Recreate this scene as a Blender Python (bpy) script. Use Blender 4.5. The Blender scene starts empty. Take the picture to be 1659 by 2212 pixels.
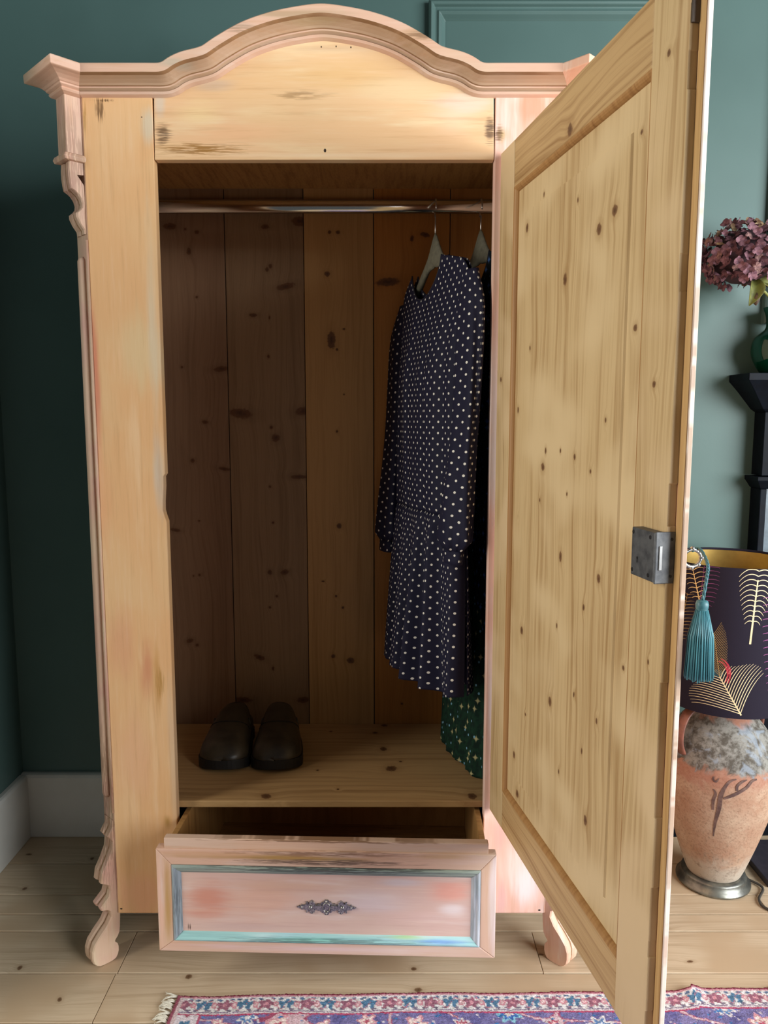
import bpy, bmesh, math, random
import numpy as np
from mathutils import Vector, Matrix

random.seed(7)
rng = np.random.default_rng(7)
SC = bpy.context.scene
COL = SC.collection

# ---------------------------------------------------------------- camera
F_PX, PITCH, CAM_H = 1661.0, math.radians(7.0), 1.21
cam_d = bpy.data.cameras.new('camera')
cam = bpy.data.objects.new('camera', cam_d)
COL.objects.link(cam)
cam.location = (0, 0, CAM_H)
cam.rotation_euler = (math.radians(90) - PITCH, 0, 0)
cam_d.sensor_fit = 'VERTICAL'
cam_d.sensor_height = 36.0
cam_d.lens = 36.0 * F_PX / 2212.0
cam_d.clip_start = 0.02
SC.camera = cam

# ---------------------------------------------------------------- world, lights, exposure
world = bpy.data.worlds.new('world')
SC.world = world
world.use_nodes = True
world.node_tree.nodes['Background'].inputs[0].default_value = (0.86, 0.93, 1.0, 1)
world.node_tree.nodes['Background'].inputs[1].default_value = 0.065


def area(name, loc, target, sx, sy, power, color):
    d = bpy.data.lights.new(name, 'AREA')
    d.shape = 'RECTANGLE'
    d.size, d.size_y, d.energy, d.color = sx, sy, power, color
    o = bpy.data.objects.new(name, d)
    COL.objects.link(o)
    o.location = loc
    o.rotation_euler = (Vector(target) - Vector(loc)).to_track_quat('-Z', 'Y').to_euler()
    return o


area('window_light_right', (2.9, -0.50, 1.62), (-0.2, 1.5, 0.9), 2.7, 2.0, 185, (0.95, 0.98, 1.0))
area('window_light_left', (-2.3, 0.66, 1.55), (0.2, 1.25, 1.05), 1.0, 1.9, 40, (1.0, 0.95, 0.86))
SC.view_settings.view_transform = 'Standard'
SC.view_settings.look = 'None'
SC.view_settings.gamma = 1
SC.view_settings.use_curve_mapping = False
SC.view_settings.exposure = 0.50


# ---------------------------------------------------------------- measuring helpers
def ray(u, v):
    x = (u - 829.5) / F_PX
    up = -(v - 1106.0) / F_PX
    return (x, math.cos(PITCH) + up * math.sin(PITCH), up * math.cos(PITCH) - math.sin(PITCH))


def at_y(u, v, y):
    r = ray(u, v)
    return Vector((r[0] * y / r[1], y, CAM_H + r[2] * y / r[1]))


def at_z(u, v, z=0.0):
    r = ray(u, v)
    k = (z - CAM_H) / r[2]
    return Vector((r[0] * k, r[1] * k, z))


def S(r, g, b):
    def f(c):
        c /= 255.0
        return c / 12.92 if c <= 0.04045 else ((c + 0.055) / 1.055) ** 2.4
    return (f(r), f(g), f(b), 1.0)


# ---------------------------------------------------------------- object helpers
def empty(name, loc, label=None, cat=None, group=None, parent=None):
    o = bpy.data.objects.new(name, None)
    o.empty_display_size = 0.05
    COL.objects.link(o)
    o.location = loc
    if parent:
        o.parent = parent
    tag(o, label, cat, group)
    return o


def tag(o, label=None, cat=None, group=None, kind=None):
    if label: o['label'] = label
    if cat: o['category'] = cat
    if group: o['group'] = group
    if kind: o['kind'] = kind
    return o


def root_loc(o):
    v = Vector((0, 0, 0))
    while o is not None:
        v += Vector(o.location)
        o = o.parent
    return v


class MB:
    """collects shapes, then links them as ONE mesh object"""

    def __init__(self):
        self.v, self.f, self.sm, self.uv = [], [], [], []

    def add(self, verts, faces, smooth=False, uvs=None):
        b = len(self.v)
        self.v += [tuple(p) for p in verts]
        self.f += [tuple(i + b for i in f) for f in faces]
        self.sm += [smooth] * len(faces)
        self.uv += list(uvs) if uvs is not None else [(0, 0)] * len(verts)
        return self

    def box(self, x0, x1, y0, y1, z0, z1):
        vs = [(x, y, z) for z in (z0, z1) for y in (y0, y1) for x in (x0, x1)]
        fs = [(0, 2, 3, 1), (4, 5, 7, 6), (0, 1, 5, 4), (2, 6, 7, 3), (0, 4, 6, 2), (1, 3, 7, 5)]
        return self.add(vs, fs)

    def prism(self, pts, o, ax, ay, an, t0, t1):
        """2-D outline extruded along an from t0 to t1"""
        o, ax, ay, an = Vector(o), Vector(ax), Vector(ay), Vector(an)
        n = len(pts)
        vs = [o + ax * a + ay * b + an * t for t in (t0, t1) for a, b in pts]
        fs = [tuple(range(n - 1, -1, -1)), tuple(range(n, 2 * n))]
        fs += [(i, (i + 1) % n, n + (i + 1) % n, n + i) for i in range(n)]
        return self.add(vs, fs)

    def loft(self, rings, closed=True, cap0=True, cap1=True, smooth=True, uvs=None):
        m = len(rings[0])
        vs = [p for r in rings for p in r]
        fs = []
        for i in range(len(rings) - 1):
            for j in range(m if closed else m - 1):
                k = (j + 1) % m
                fs.append((i * m + j, i * m + k, (i + 1) * m + k, (i + 1) * m + j))
        self.add(vs, fs, smooth, uvs)
        b = len(self.v) - len(vs)
        if closed and cap0:
            self.f.append(tuple(b + j for j in range(m - 1, -1, -1))); self.sm.append(False)
        if closed and cap1:
            self.f.append(tuple(b + (len(rings) - 1) * m + j for j in range(m))); self.sm.append(False)
        return self

    def lathe(self, prof, c, n=48, smooth=True, cap0=True, cap1=True):
        rings = []
        for r, z in prof:
            rings.append([(c[0] + r * math.cos(2 * math.pi * j / n), c[1] + r * math.sin(2 * math.pi * j / n), c[2] + z)
                          for j in range(n)])
        return self.loft(rings, True, cap0, cap1, smooth)

    def tube(self, pts, r, n=10, smooth=True):
        pts = [Vector(p) for p in pts]
        rs = r if isinstance(r, (list, tuple)) else [r] * len(pts)
        rings, up = [], None
        for i, p in enumerate(pts):
            d = (pts[min(i + 1, len(pts) - 1)] - pts[max(i - 1, 0)]).normalized()
            if up is None:
                up = Vector((0, 0, 1)) if abs(d.z) < 0.9 else Vector((1, 0, 0))
            s = d.cross(up).normalized()
            up = s.cross(d).normalized()
            rings.append([p + s * (rs[i] * math.cos(2 * math.pi * j / n)) + up * (rs[i] * math.sin(2 * math.pi * j / n))
                          for j in range(n)])
        return self.loft(rings, True, True, True, smooth)

    def ball(self, c, rx, ry, rz, n=14, m=8):
        prof = []
        rings = []
        for i in range(m + 1):
            a = -math.pi / 2 + math.pi * i / m
            k = max(math.cos(a), 0.02)
            rings.append([(c[0] + rx * k * math.cos(2 * math.pi * j / n), c[1] + ry * k * math.sin(2 * math.pi * j / n),
                           c[2] + rz * math.sin(a)) for j in range(n)])
        return self.loft(rings)

    def build(self, name, mat, parent=None, bevel=0.0, segs=2, local=False, uv=False, subsurf=0, solid=0.0, autosmooth=None, fix=True):
        L = Vector((0, 0, 0)) if (local or parent is None) else root_loc(parent)
        me = bpy.data.meshes.new(name)
        me.from_pydata([(p[0] - L.x, p[1] - L.y, p[2] - L.z) for p in self.v], [], self.f)
        me.polygons.foreach_set('use_smooth', self.sm)
        if uv:
            ul = me.uv_layers.new(name='UVMap')
            idx = np.zeros(len(me.loops), dtype=np.int32)
            me.loops.foreach_get('vertex_index', idx)
            ul.data.foreach_set('uv', np.array(self.uv, dtype=np.float32)[idx].ravel())
        if fix:
            bm = bmesh.new(); bm.from_mesh(me)
            bmesh.ops.recalc_face_normals(bm, faces=bm.faces)
            bm.to_mesh(me); bm.free()
        if mat:
            for m in (mat if isinstance(mat, (list, tuple)) else [mat]):
                me.materials.append(m)
        o = bpy.data.objects.new(name, me)
        COL.objects.link(o)
        if parent:
            o.parent = parent
        if solid:
            md = o.modifiers.new('solid', 'SOLIDIFY'); md.thickness = solid; md.offset = -1
        if subsurf:
            md = o.modifiers.new('sub', 'SUBSURF'); md.levels = subsurf; md.render_levels = subsurf
        if bevel:
            md = o.modifiers.new('bevel', 'BEVEL'); md.width = bevel; md.segments = segs
            md.limit_method = 'ANGLE'; md.angle_limit = math.radians(35)
        return o


def catmull(pts, per=8):
    pts = [Vector(p) for p in pts]
    out = []
    for i in range(len(pts) - 1):
        p0, p1, p2, p3 = pts[max(i - 1, 0)], pts[i], pts[i + 1], pts[min(i + 2, len(pts) - 1)]
        for k in range(per):
            t = k / per
            out.append(0.5 * ((2 * p1) + (p2 - p0) * t + (2 * p0 - 5 * p1 + 4 * p2 - p3) * t * t
                              + (3 * p1 - p0 - 3 * p2 + p3) * t ** 3))
    out.append(pts[-1])
    return out


# ---------------------------------------------------------------- material helpers
class NT:
    def __init__(self, name):
        self.m = bpy.data.materials.new(name)
        self.m.use_nodes = True
        self.t = self.m.node_tree
        self.b = self.t.nodes['Principled BSDF']

    def n(self, typ, **kw):
        nd = self.t.nodes.new(typ)
        for k, v in kw.items():
            setattr(nd, k, v)
        return nd

    def l(self, a, b):
        self.t.links.new(a, b)

    def setin(self, sock, v):
        if hasattr(v, 'is_output'):
            self.l(v, sock)
        else:
            sock.default_value = v

    def math(self, op, a, b=None, c=None, clamp=False):
        nd = self.n('ShaderNodeMath', operation=op, use_clamp=clamp)
        self.setin(nd.inputs[0], a)
        if b is not None: self.setin(nd.inputs[1], b)
        if c is not None: self.setin(nd.inputs[2], c)
        return nd.outputs[0]

    def vec(self, a, b, c):
        nd = self.n('ShaderNodeCombineXYZ')
        for i, v in enumerate((a, b, c)): self.setin(nd.inputs[i], v)
        return nd.outputs[0]

    def sep(self, v):
        nd = self.n('ShaderNodeSeparateXYZ'); self.l(v, nd.inputs[0])
        return nd.outputs[0], nd.outputs[1], nd.outputs[2]

    def noise(self, v, scale=1.0, detail=3.0, rough=0.55, dist=0.0, color=False):
        nd = self.n('ShaderNodeTexNoise')
        self.l(v, nd.inputs['Vector'])
        nd.inputs['Scale'].default_value = scale
        nd.inputs['Detail'].default_value = detail
        nd.inputs['Roughness'].default_value = rough
        nd.inputs['Distortion'].default_value = dist
        return nd.outputs['Color' if color else 'Fac']

    def rng(self, v, a, b, c=0.0, d=1.0, smooth=True):
        nd = self.n('ShaderNodeMapRange', interpolation_type='SMOOTHSTEP' if smooth else 'LINEAR')
        self.setin(nd.inputs[0], v)
        for i, x in zip((1, 2, 3, 4), (a, b, c, d)): nd.inputs[i].default_value = x
        return nd.outputs[0]

    def mix(self, f, a, b, blend='MIX'):
        nd = self.n('ShaderNodeMix', data_type='RGBA', blend_type=blend)
        self.setin(nd.inputs[0], f); self.setin(nd.inputs[6], a); self.setin(nd.inputs[7], b)
        return nd.outputs[2]

    def bump(self, h, strength=0.3, dist=0.002):
        nd = self.n('ShaderNodeBump')
        nd.inputs['Strength'].default_value = strength
        nd.inputs['Distance'].default_value = dist
        self.l(h, nd.inputs['Height'])
        self.l(nd.outputs[0], self.b.inputs['Normal'])

    def obj(self):
        return self.n('ShaderNodeTexCoord').outputs['Object']

    def ell(self, v, x, y, rx, ry, ang=0.0):
        mp = self.n('ShaderNodeMapping', vector_type='TEXTURE')
        self.l(v, mp.inputs['Vector'])
        mp.inputs['Location'].default_value = (x, y, 0)
        mp.inputs['Rotation'].default_value = (0, 0, ang)
        mp.inputs['Scale'].default_value = (rx, ry, 1)
        ln = self.n('ShaderNodeVectorMath', operation='LENGTH')
        self.l(mp.outputs[0], ln.inputs[0])
        return ln.outputs['Value']

    def done(self, col=None, rough=None, metal=None, spec=None, **kw):
        if col is not None: self.setin(self.b.inputs['Base Color'], col)
        if rough is not None: self.setin(self.b.inputs['Roughness'], rough)
        if metal is not None: self.b.inputs['Metallic'].default_value = metal
        if spec is not None: self.b.inputs['Specular IOR Level'].default_value = spec
        for k, v in kw.items(): self.setin(self.b.inputs[k], v)
        return self.m


AX = {'x': 0, 'y': 1, 'z': 2}


def ab(nt, axes, rand=False):
    """object space -> (a across the grain, b along it, c depth)"""
    c = nt.sep(nt.obj())
    a, b = c[AX[axes[0]]], c[AX[axes[1]]]
    d = c[({0, 1, 2} - {AX[axes[0]], AX[axes[1]]}).pop()]
    if rand:
        rd = nt.n('ShaderNodeObjectInfo').outputs['Random']
        b = nt.math('ADD', b, nt.math('MULTIPLY', rd, 37.0))
        d = nt.math('ADD', d, nt.math('MULTIPLY', rd, 11.0))
    return a, b, d


def wood(name, axes, light, dark, knots=(), seed=0.0, rough=0.55, fibre=0.35, rings=0.5, ringf=95.0, rand=False,
         knotcol=(92, 58, 34), tone=None, spec=0.35, randtone=0.0):
    nt = NT(name)
    a, b, d = ab(nt, axes, rand)
    bs = nt.math('ADD', b, seed)
    low = nt.noise(nt.vec(nt.math('MULTIPLY', a, 7.0), nt.math('MULTIPLY', bs, 1.6), d), 1.0, 2.0)
    a2 = nt.math('ADD', a, nt.math('MULTIPLY', nt.math('SUBTRACT', low, 0.5), 0.07))
    km = None
    if knots:
        flat = nt.vec(a, b, 0.0)
        wob = nt.noise(nt.vec(nt.math('MULTIPLY', a, 130.0), nt.math('MULTIPLY', b, 130.0), 0.0), 1.0, 2.0)
        for (ka, kb, ra, rb, an) in knots:
            e = nt.ell(flat, ka, kb, ra, rb, an)
            km = e if km is None else nt.math('MINIMUM', km, e)
        pull = nt.rng(km, 1.0, 5.0, 1.0, 0.0)
        a2 = nt.math('ADD', a2, nt.math('MULTIPLY', pull, 0.006))
    fib = nt.noise(nt.vec(nt.math('MULTIPLY', a2, 260.0), nt.math('MULTIPLY', bs, 5.0), nt.math('MULTIPLY', d, 60.0)), 1.0, 4.0, 0.65)
    ring = nt.noise(nt.vec(nt.math('MULTIPLY', a2, ringf), nt.math('MULTIPLY', bs, 0.9), nt.math('MULTIPLY', d, 9.0)), 1.0, 2.0, 0.5)
    patch = nt.noise(nt.vec(nt.math('MULTIPLY', a, 9.0), nt.math('MULTIPLY', bs, 2.2), d), 1.0, 3.0)
    f = nt.math('ADD', nt.math('MULTIPLY', nt.rng(ring, 0.42, 0.72), rings), nt.math('MULTIPLY', nt.rng(fib, 0.40, 0.70), fibre))
    f = nt.math('ADD', f, nt.math('MULTIPLY', nt.math('SUBTRACT', patch, 0.5), 0.9), clamp=True)
    col = nt.mix(f, S(*light), S(*dark))
    if tone:
        col = nt.mix(nt.rng(nt.noise(nt.vec(nt.math('MULTIPLY', a, 4.0), nt.math('MULTIPLY', bs, 4.0), d), 1.0, 2.0), 0.45, 0.65), col, S(*tone))
    if rand and randtone:
        hs = nt.n('ShaderNodeHueSaturation')
        rd = nt.n('ShaderNodeObjectInfo').outputs['Random']
        nt.setin(hs.inputs['Value'], nt.math('ADD', nt.math('MULTIPLY', rd, randtone), 1.0 - randtone / 2))
        nt.l(col, hs.inputs['Color'])
        col = hs.outputs[0]
    if km is not None:
        kk = nt.math('ADD', km, nt.math('MULTIPLY', nt.math('SUBTRACT', wob, 0.5), 0.8))
        col = nt.mix(nt.math('MULTIPLY', nt.rng(kk, 2.6, 1.0), 0.32), col, S(*dark))
        col = nt.mix(nt.math('MULTIPLY', nt.rng(kk, 1.15, 0.7), 0.9), col, S(*knotcol))
        col = nt.mix(nt.math('MULTIPLY', nt.rng(kk, 0.6, 0.1), 0.5), col, S(48, 30, 20))
    nt.bump(fib, 0.12, 0.001)
    return nt.done(col, rough, spec=spec)


def paint(name, axes, base, alt, hi, patches=(), scratches=(), seed=0.0, streak=0.75, rough=0.55, holes=(), scale=1.0, amt=0.6, alt2=None):
    """brushed, layered furniture paint: colours dragged along the grain"""
    nt = NT(name)
    a, b, d = ab(nt, axes)
    bs = nt.math('ADD', b, seed)
    st = nt.noise(nt.vec(nt.math('MULTIPLY', a, 22.0 * scale), nt.math('MULTIPLY', bs, 2.6 * scale), nt.math('MULTIPLY', d, 8.0)), 1.0, 4.0, 0.6)
    blob = nt.noise(nt.vec(nt.math('MULTIPLY', a, 6.0 * scale), nt.math('MULTIPLY', bs, 3.4 * scale), nt.math('ADD', d, 3.0)), 1.0, 3.0, 0.5, 0.6)
    fine = nt.noise(nt.vec(nt.math('MULTIPLY', a, 340.0), nt.math('MULTIPLY', bs, 9.0), nt.math('MULTIPLY', d, 60.0)), 1.0, 3.0, 0.7)
    col = nt.mix(nt.math('MULTIPLY', nt.rng(blob, 0.42, 0.66), amt), S(*base), S(*alt))
    col = nt.mix(nt.math('MULTIPLY', nt.rng(st, 0.50, 0.74), streak), col, S(*hi))
    flat = nt.vec(a, b, 0.0)
    wn = nt.math('MULTIPLY', nt.math('SUBTRACT', st, 0.5), 2.4)
    for (x, y, rx, ry, an, c, s) in patches:
        e = nt.math('ADD', nt.ell(flat, x, y, rx, ry, an), wn)
        col = nt.mix(nt.math('MULTIPLY', nt.rng(e, 1.15, 0.15), s), col, S(*c))
    for (x, y, rx, ry, dirn, c, s) in scratches:
        ka, kb = (520.0, 16.0) if dirn == 'b' else (16.0, 520.0)
        sn = nt.noise(nt.vec(nt.math('MULTIPLY', a, ka), nt.math('MULTIPLY', b, kb), 0.0), 1.0, 3.0, 0.6)
        e = nt.rng(nt.ell(flat, x, y, rx, ry), 1.05, 0.2)
        k = nt.rng(nt.math('ADD', sn, nt.math('MULTIPLY', e, 0.20)), 0.60, 0.68)
        col = nt.mix(nt.math('MULTIPLY', nt.math('MULTIPLY', k, e), s), col, S(*c))
    for (x, y, r) in holes:
        col = nt.mix(nt.rng(nt.ell(flat, x, y, r, r * 0.7), 1.1, 0.7), col, S(30, 18, 12))
    col = nt.mix(nt.math('MULTIPLY', nt.rng(fine, 0.60, 0.80), 0.22), col, S(150, 105, 70))
    st2 = nt.noise(nt.vec(nt.math('MULTIPLY', a, 85.0), nt.math('MULTIPLY', bs, 3.5), nt.math('MULTIPLY', d, 20.0)), 1.0, 4.0, 0.7)
    col = nt.mix(nt.math('MULTIPLY', nt.rng(st2, 0.50, 0.72), 0.30), col, S(*alt2) if alt2 else S(186, 138, 92))
    col = nt.mix(nt.math('MULTIPLY', nt.rng(st2, 0.48, 0.30), 0.12), col, S(240, 222, 196))
    nt.bump(fine, 0.12, 0.001)
    return nt.done(col, rough, spec=0.4)


def plain(name, rgb, rough=0.6, metal=0.0, var=0.12, scale=30.0, rgb2=None, bump=0.0, spec=0.5):
    nt = NT(name)
    nz = nt.noise(nt.obj(), scale, 4.0, 0.6)
    c = S(*rgb)
    c2 = S(*rgb2) if rgb2 else tuple(x * (1 - 3 * var) for x in c[:3]) + (1,)
    col = nt.mix(nt.rng(nz, 0.35, 0.7), c, c2)
    if bump: nt.bump(nz, bump, 0.002)
    return nt.done(col, rough, metal, spec=spec)


CX, D = -0.1185, 1.6          # wardrobe axis and front plane
YB = 2.066                    # front of the back boards
WALL_Y, WALL_X = 2.125, -1.048

# ================================================================ SETTING
def wall_mat(name):
    nt = NT(name)
    n1 = nt.noise(nt.obj(), 2.2, 3.0)
    n2 = nt.noise(nt.obj(), 260.0, 2.0)
    col = nt.mix(nt.rng(n1, 0.3, 0.7), S(82, 108, 104), S(75, 100, 96))
    nt.bump(n2, 0.08, 0.001)
    return nt.done(col, 0.45, spec=0.3)


M_wall = wall_mat('dark_teal_wall_paint')
M_white = plain('white_skirting_paint', (214, 214, 208), 0.5, var=0.04, scale=3.0, rgb2=(204, 202, 194))
M_black = plain('blue_black_gloss_paint', (9, 16, 25), 0.5, var=0.1, scale=40, rgb2=(6, 10, 17), bump=0.05, spec=.10)

tag(MB().box(WALL_X - 0.1, 2.6, WALL_Y, WALL_Y + 0.1, 0, 2.9).build('wall_back', M_wall), kind='structure')
tag(MB().box(WALL_X - 0.1, WALL_X, 1.30, WALL_Y, 0, 2.9).build('wall_left', M_wall), kind='structure')


def skirting(name, p0, p1, nrm, mat, h=0.19, t=0.022):
    """board with a small rounded top edge"""
    prof = [(0, 0), (t, 0), (t, h - 0.010), (t - 0.004, h - 0.003), (t - 0.010, h), (0, h)]
    p0, p1, nrm = Vector(p0), Vector(p1), Vector(nrm)
    m = MB()
    m.loft([[p + nrm * a + Vector((0, 0, b)) for a, b in prof] for p in (p0, p1)], smooth=False)
    return tag(m.build(name, mat, bevel=0.001), kind='structure')


skirting('baseboard_back', (WALL_X, WALL_Y, 0), (-0.66, WALL_Y, 0), (0, -1, 0), M_white)
skirting('baseboard_left', (WALL_X, 1.30, 0), (WALL_X, WALL_Y - 0.022, 0), (1, 0, 0), M_white)
skirting('baseboard_right', (0.45, WALL_Y, 0), (0.975, WALL_Y, 0), (0, -1, 0), M_black)

# panel mouldings on the back wall (picture-frame trim in the wall colour)
def panel_trim(name, x0, x1, z0, z1):
    prof = [(0, 0), (0, 0.016), (0.006, 0.022), (0.012, 0.020), (0.016, 0.012), (0.022, 0.012), (0.026, 0.016), (0.033, 0.012), (0.040, 0.004), (0.044, 0)]
    rings = []
    for sx, sz in ((0, 0), (1, 0), (1, 1), (0, 1), (0, 0)):
        ring = []
        for a, h in prof:
            ring.append((x0 + a if sx == 0 else x1 - a, WALL_Y - h, z0 + a if sz == 0 else z1 - a))
        rings.append(ring)
    return tag(MB().loft(rings, False, smooth=False).build(name, M_wall, bevel=0.0015), kind='structure')


pa = at_y(925, 100, WALL_Y)
pb = at_y(1000, 2, WALL_Y - 0.01)
panel_trim('trim_1', pa.x, 0.70, 0.95, pb.z)
pc = at_y(1655, 500, WALL_Y)
panel_trim('trim_2', pc.x, pc.x + 0.9, 1.46, pb.z)

# floor: sub-floor + planks, each plank an object
floor = tag(MB().box(WALL_X, 2.6, -0.6, WALL_Y, -0.06, -0.024).build('floor', plain('dark_subfloor', (40, 32, 26), 0.9)), kind='structure')
fk = []
for i in range(44):
    fk.append((random.uniform(-0.06, 0.06), random.uniform(0, 37), random.uniform(.005, .012), random.uniform(.008, .018), random.uniform(-.4, .4)))
def floor_wood(name, seed):
    ks = []
    r2 = random.Random(seed)
    for i in range(13):
        ks.append((r2.uniform(-0.06, 0.06), -1.0 + i * 0.29 + r2.uniform(-.1, .1), r2.uniform(.003, .008), r2.uniform(.004, .012), r2.uniform(-.4, .4)))
    return wood(name, 'yx', (202, 182, 154), (158, 134, 104), ks, seed=seed * 3.1, rough=0.42, fibre=0.35, rings=0.40, ringf=70, tone=(186, 162, 132), knotcol=(108, 78, 52), spec=0.4)
M_floor = [floor_wood('worn_pine_boards', 1), floor_wood('worn_pine_boards_b', 2), floor_wood('worn_pine_boards_c', 3)]
edges = [-0.6, -0.41, -0.27, -0.13, 0.01, 0.15, 0.29, 0.43, 0.57, 0.71, 0.85, 0.99, 1.13, 1.27, 1.411, 1.551, 1.690, 1.832, 1.970, 2.121]
for i in range(len(edges) - 1):
    y0, y1 = edges[i], edges[i + 1]
    cuts = [WALL_X, 2.6]
    if i == 15: cuts = [WALL_X, -0.585, 0.36 - 0.01, 2.6]
    elif i == 14: cuts = [WALL_X, -0.588, 2.6]
    elif i == 16: cuts = [WALL_X, 0.95, 2.6]
    elif i % 3 == 0: cuts = [WALL_X, 0.4, 2.6]
    for c0, c1 in zip(cuts[:-1], cuts[1:]):
        sub = [(y0, y1)]
        if i == 16 and c0 == WALL_X: sub = [(y0, 1.753), (1.753, y1)]
        for (q0, q1) in sub:
            m = MB().box(c0 + 0.0006, c1 - 0.0008, q0 + 0.0020, q1 - 0.0020, -0.024, 0.0 - random.uniform(0, 0.0006))
            yc = (q0 + q1) / 2
            o = m.build('plank', M_floor[(i * 7 + int(c0 * 3) + int(q0 * 50)) % 3], None, bevel=0.0008, segs=1)
            for vtx in o.data.vertices:
                vtx.co.y -= yc
            o.location.y = yc
            o.parent = floor

# ================================================================ WARDROBE
WL = Vector((CX, 1.85, 0))
ward = empty('wardrobe', WL, 'tall peach painted pine wardrobe with arched cornice and its door hanging open', 'wardrobe')

PEACH, YEL, PINK, CREAM, GREY, OCH = (224, 177, 126), (222, 190, 140), (226, 172, 150), (236, 214, 180), (196, 190, 182), (170, 128, 58)


def lx(x): return x - WL.x


def pxz(u, v, y=D):
    p = at_y(u, v, y)
    return lx(p.x), p.z


def P(u, v, ru, rv, col, s, an=0.0, y=D):
    x, z = pxz(u, v, y)
    k = y / 1661.0
    return (x, z, ru * k, rv * k, an, col, s)


def SCR(u, v, ru, rv, dirn, col=(96, 64, 34), s=0.85, y=D, swap=False):
    x, z = pxz(u, v, y)
    k = y / 1661.0
    if swap: return (z, x, rv * k, ru * k, dirn, col, s)
    return (x, z, ru * k, rv * k, dirn, col, s)


def PS(u, v, ru, rv, col, s, an=0.0, y=D):
    x, z = pxz(u, v, y)
    k = y / 1661.0
    return (z, x, rv * k, ru * k, an, col, s)


M_stileL = paint('peach_paint_left_stile', 'xz', PEACH, (224, 188, 140), (232, 196, 152), seed=1.3, patches=[
    P(250, 300, 60, 110, (228, 186, 138), .6), P(205, 820, 14, 190, (205, 120, 96), .8), P(300, 760, 60, 90, (220, 192, 146), .8),
    P(330, 700, 14, 260, (214, 196, 166), .75), P(345, 1020, 16, 120, (204, 192, 174), .8), P(215, 1100, 30, 160, (226, 168, 122), .7),
    P(316, 1450, 20, 95, (200, 128, 94), .65), P(340, 1470, 12, 90, (190, 140, 70), .6), P(262, 1390, 40, 90, (216, 160, 122), .6),
    P(290, 1650, 70, 150, (224, 176, 136), .7), P(372, 1640, 12, 200, (206, 180, 150), .6), P(362, 1775, 10, 22, OCH, .8),
    P(318, 1930, 70, 60, (226, 170, 132), .7), P(320, 270, 20, 40, (206, 198, 176), .7)],
    scratches=[SCR(215, 235, 16, 40, 'b'), SCR(225, 217, 30, 5, 'b'), SCR(345, 1475, 16, 60, 'b', OCH, .7), SCR(240, 1700, 6, 60, 'b'), SCR(184, 260, 6, 60, 'b', OCH, .7)],
    holes=[pxz(262, 1963) + (.003,), pxz(306, 253) + (.0016,)])
M_stileR = paint('peach_paint_right_stile', 'xz', (232, 184, 164), (238, 204, 188), (242, 226, 216), seed=5.3, patches=[
    P(1150, 230, 60, 40, (222, 150, 120), .7), P(1085, 290, 22, 24, (186, 160, 92), .7), P(1075, 520, 12, 160, (226, 198, 176), .8),
    P(1070, 900, 14, 260, (206, 204, 204), .7), P(1060, 1500, 12, 240, (216, 212, 214), .8), P(1078, 1800, 14, 50, (238, 178, 166), .8),
    P(1120, 1880, 50, 70, (244, 218, 206), .9), P(1085, 1940, 16, 50, (230, 182, 180), .6), P(1140, 1920, 34, 60, (238, 230, 228), .85)],
    scratches=[SCR(1078, 290, 14, 26, 'a')], holes=[pxz(1165, 1966) + (.0032,)])
M_head = paint('peach_paint_header', 'zx', (226, 188, 142), (224, 180, 138), (236, 214, 172), seed=2.1, patches=[
    PS(560, 170, 150, 40, (228, 186, 136), .6), PS(430, 250, 70, 30, (234, 206, 154), .7), PS(720, 160, 170, 30, (218, 176, 118), .55),
    PS(900, 190, 130, 30, (226, 202, 160), .55), PS(980, 250, 70, 40, (232, 204, 176), .6), PS(500, 285, 140, 26, (230, 182, 138), .7),
    PS(780, 280, 200, 30, (228, 186, 140), .6), PS(1010, 225, 60, 30, (224, 206, 190), .6), PS(700, 105, 160, 12, (212, 186, 152), .6),
    PS(460, 182, 60, 14, (200, 178, 158), .6), PS(345, 225, 14, 40, (206, 198, 184), .6), PS(700, 335, 360, 8, (232, 202, 166), .6)],
    scratches=[SCR(352, 290, 26, 36, 'b', (88, 60, 34), .85, swap=True), SCR(430, 322, 150, 20, 'b', (150, 104, 40), .9, swap=True), SCR(1058, 280, 18, 45, 'b', (80, 56, 44), .85, swap=True),
               SCR(650, 205, 90, 14, 'b', (140, 104, 60), .6, swap=True)],
    holes=[(pxz(702, 325)[1], pxz(702, 325)[0], .004), (pxz(694, 101)[1], pxz(694, 101)[0], .002), (pxz(726, 100)[1], pxz(726, 100)[0], .002), (pxz(758, 102)[1], pxz(758, 102)[0], .002)])
M_corn = paint('pink_cream_paint_cornice', 'zx', (214, 174, 150), (208, 180, 152), (222, 196, 178), seed=9.0, scale=1.6, patches=[
    PS(480, 70, 60, 26, (228, 178, 160), .7), PS(700, 25, 160, 14, (232, 194, 170), .6), PS(640, 60, 110, 8, (150, 130, 92), .5),
    PS(900, 100, 60, 16, (178, 140, 96), .6), PS(1100, 150, 100, 12, (222, 166, 140), .7), PS(390, 160, 30, 10, (176, 166, 146), .7)],
    scratches=[SCR(920, 105, 70, 14, 'b', (100, 70, 40), .6, swap=True), SCR(530, 90, 60, 14, 'b', (120, 100, 70), .5, swap=True)])
M_cornc = paint('beige_cove_shade', 'zx', (190, 158, 130), (182, 154, 128), (206, 174, 152), seed=6.0, scale=1.8, patches=[  # cove kept darker than the fascia: shade under it painted into the colour
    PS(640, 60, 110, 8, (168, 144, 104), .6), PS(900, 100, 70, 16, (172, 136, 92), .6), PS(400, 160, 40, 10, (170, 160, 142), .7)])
M_cornd = paint('brown_groove_shade_cornice', 'zx', (142, 106, 74), (160, 126, 92), (186, 152, 122), seed=3.0, scale=2.0)  # brown groove lines with crevice shade painted into the colour
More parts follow.
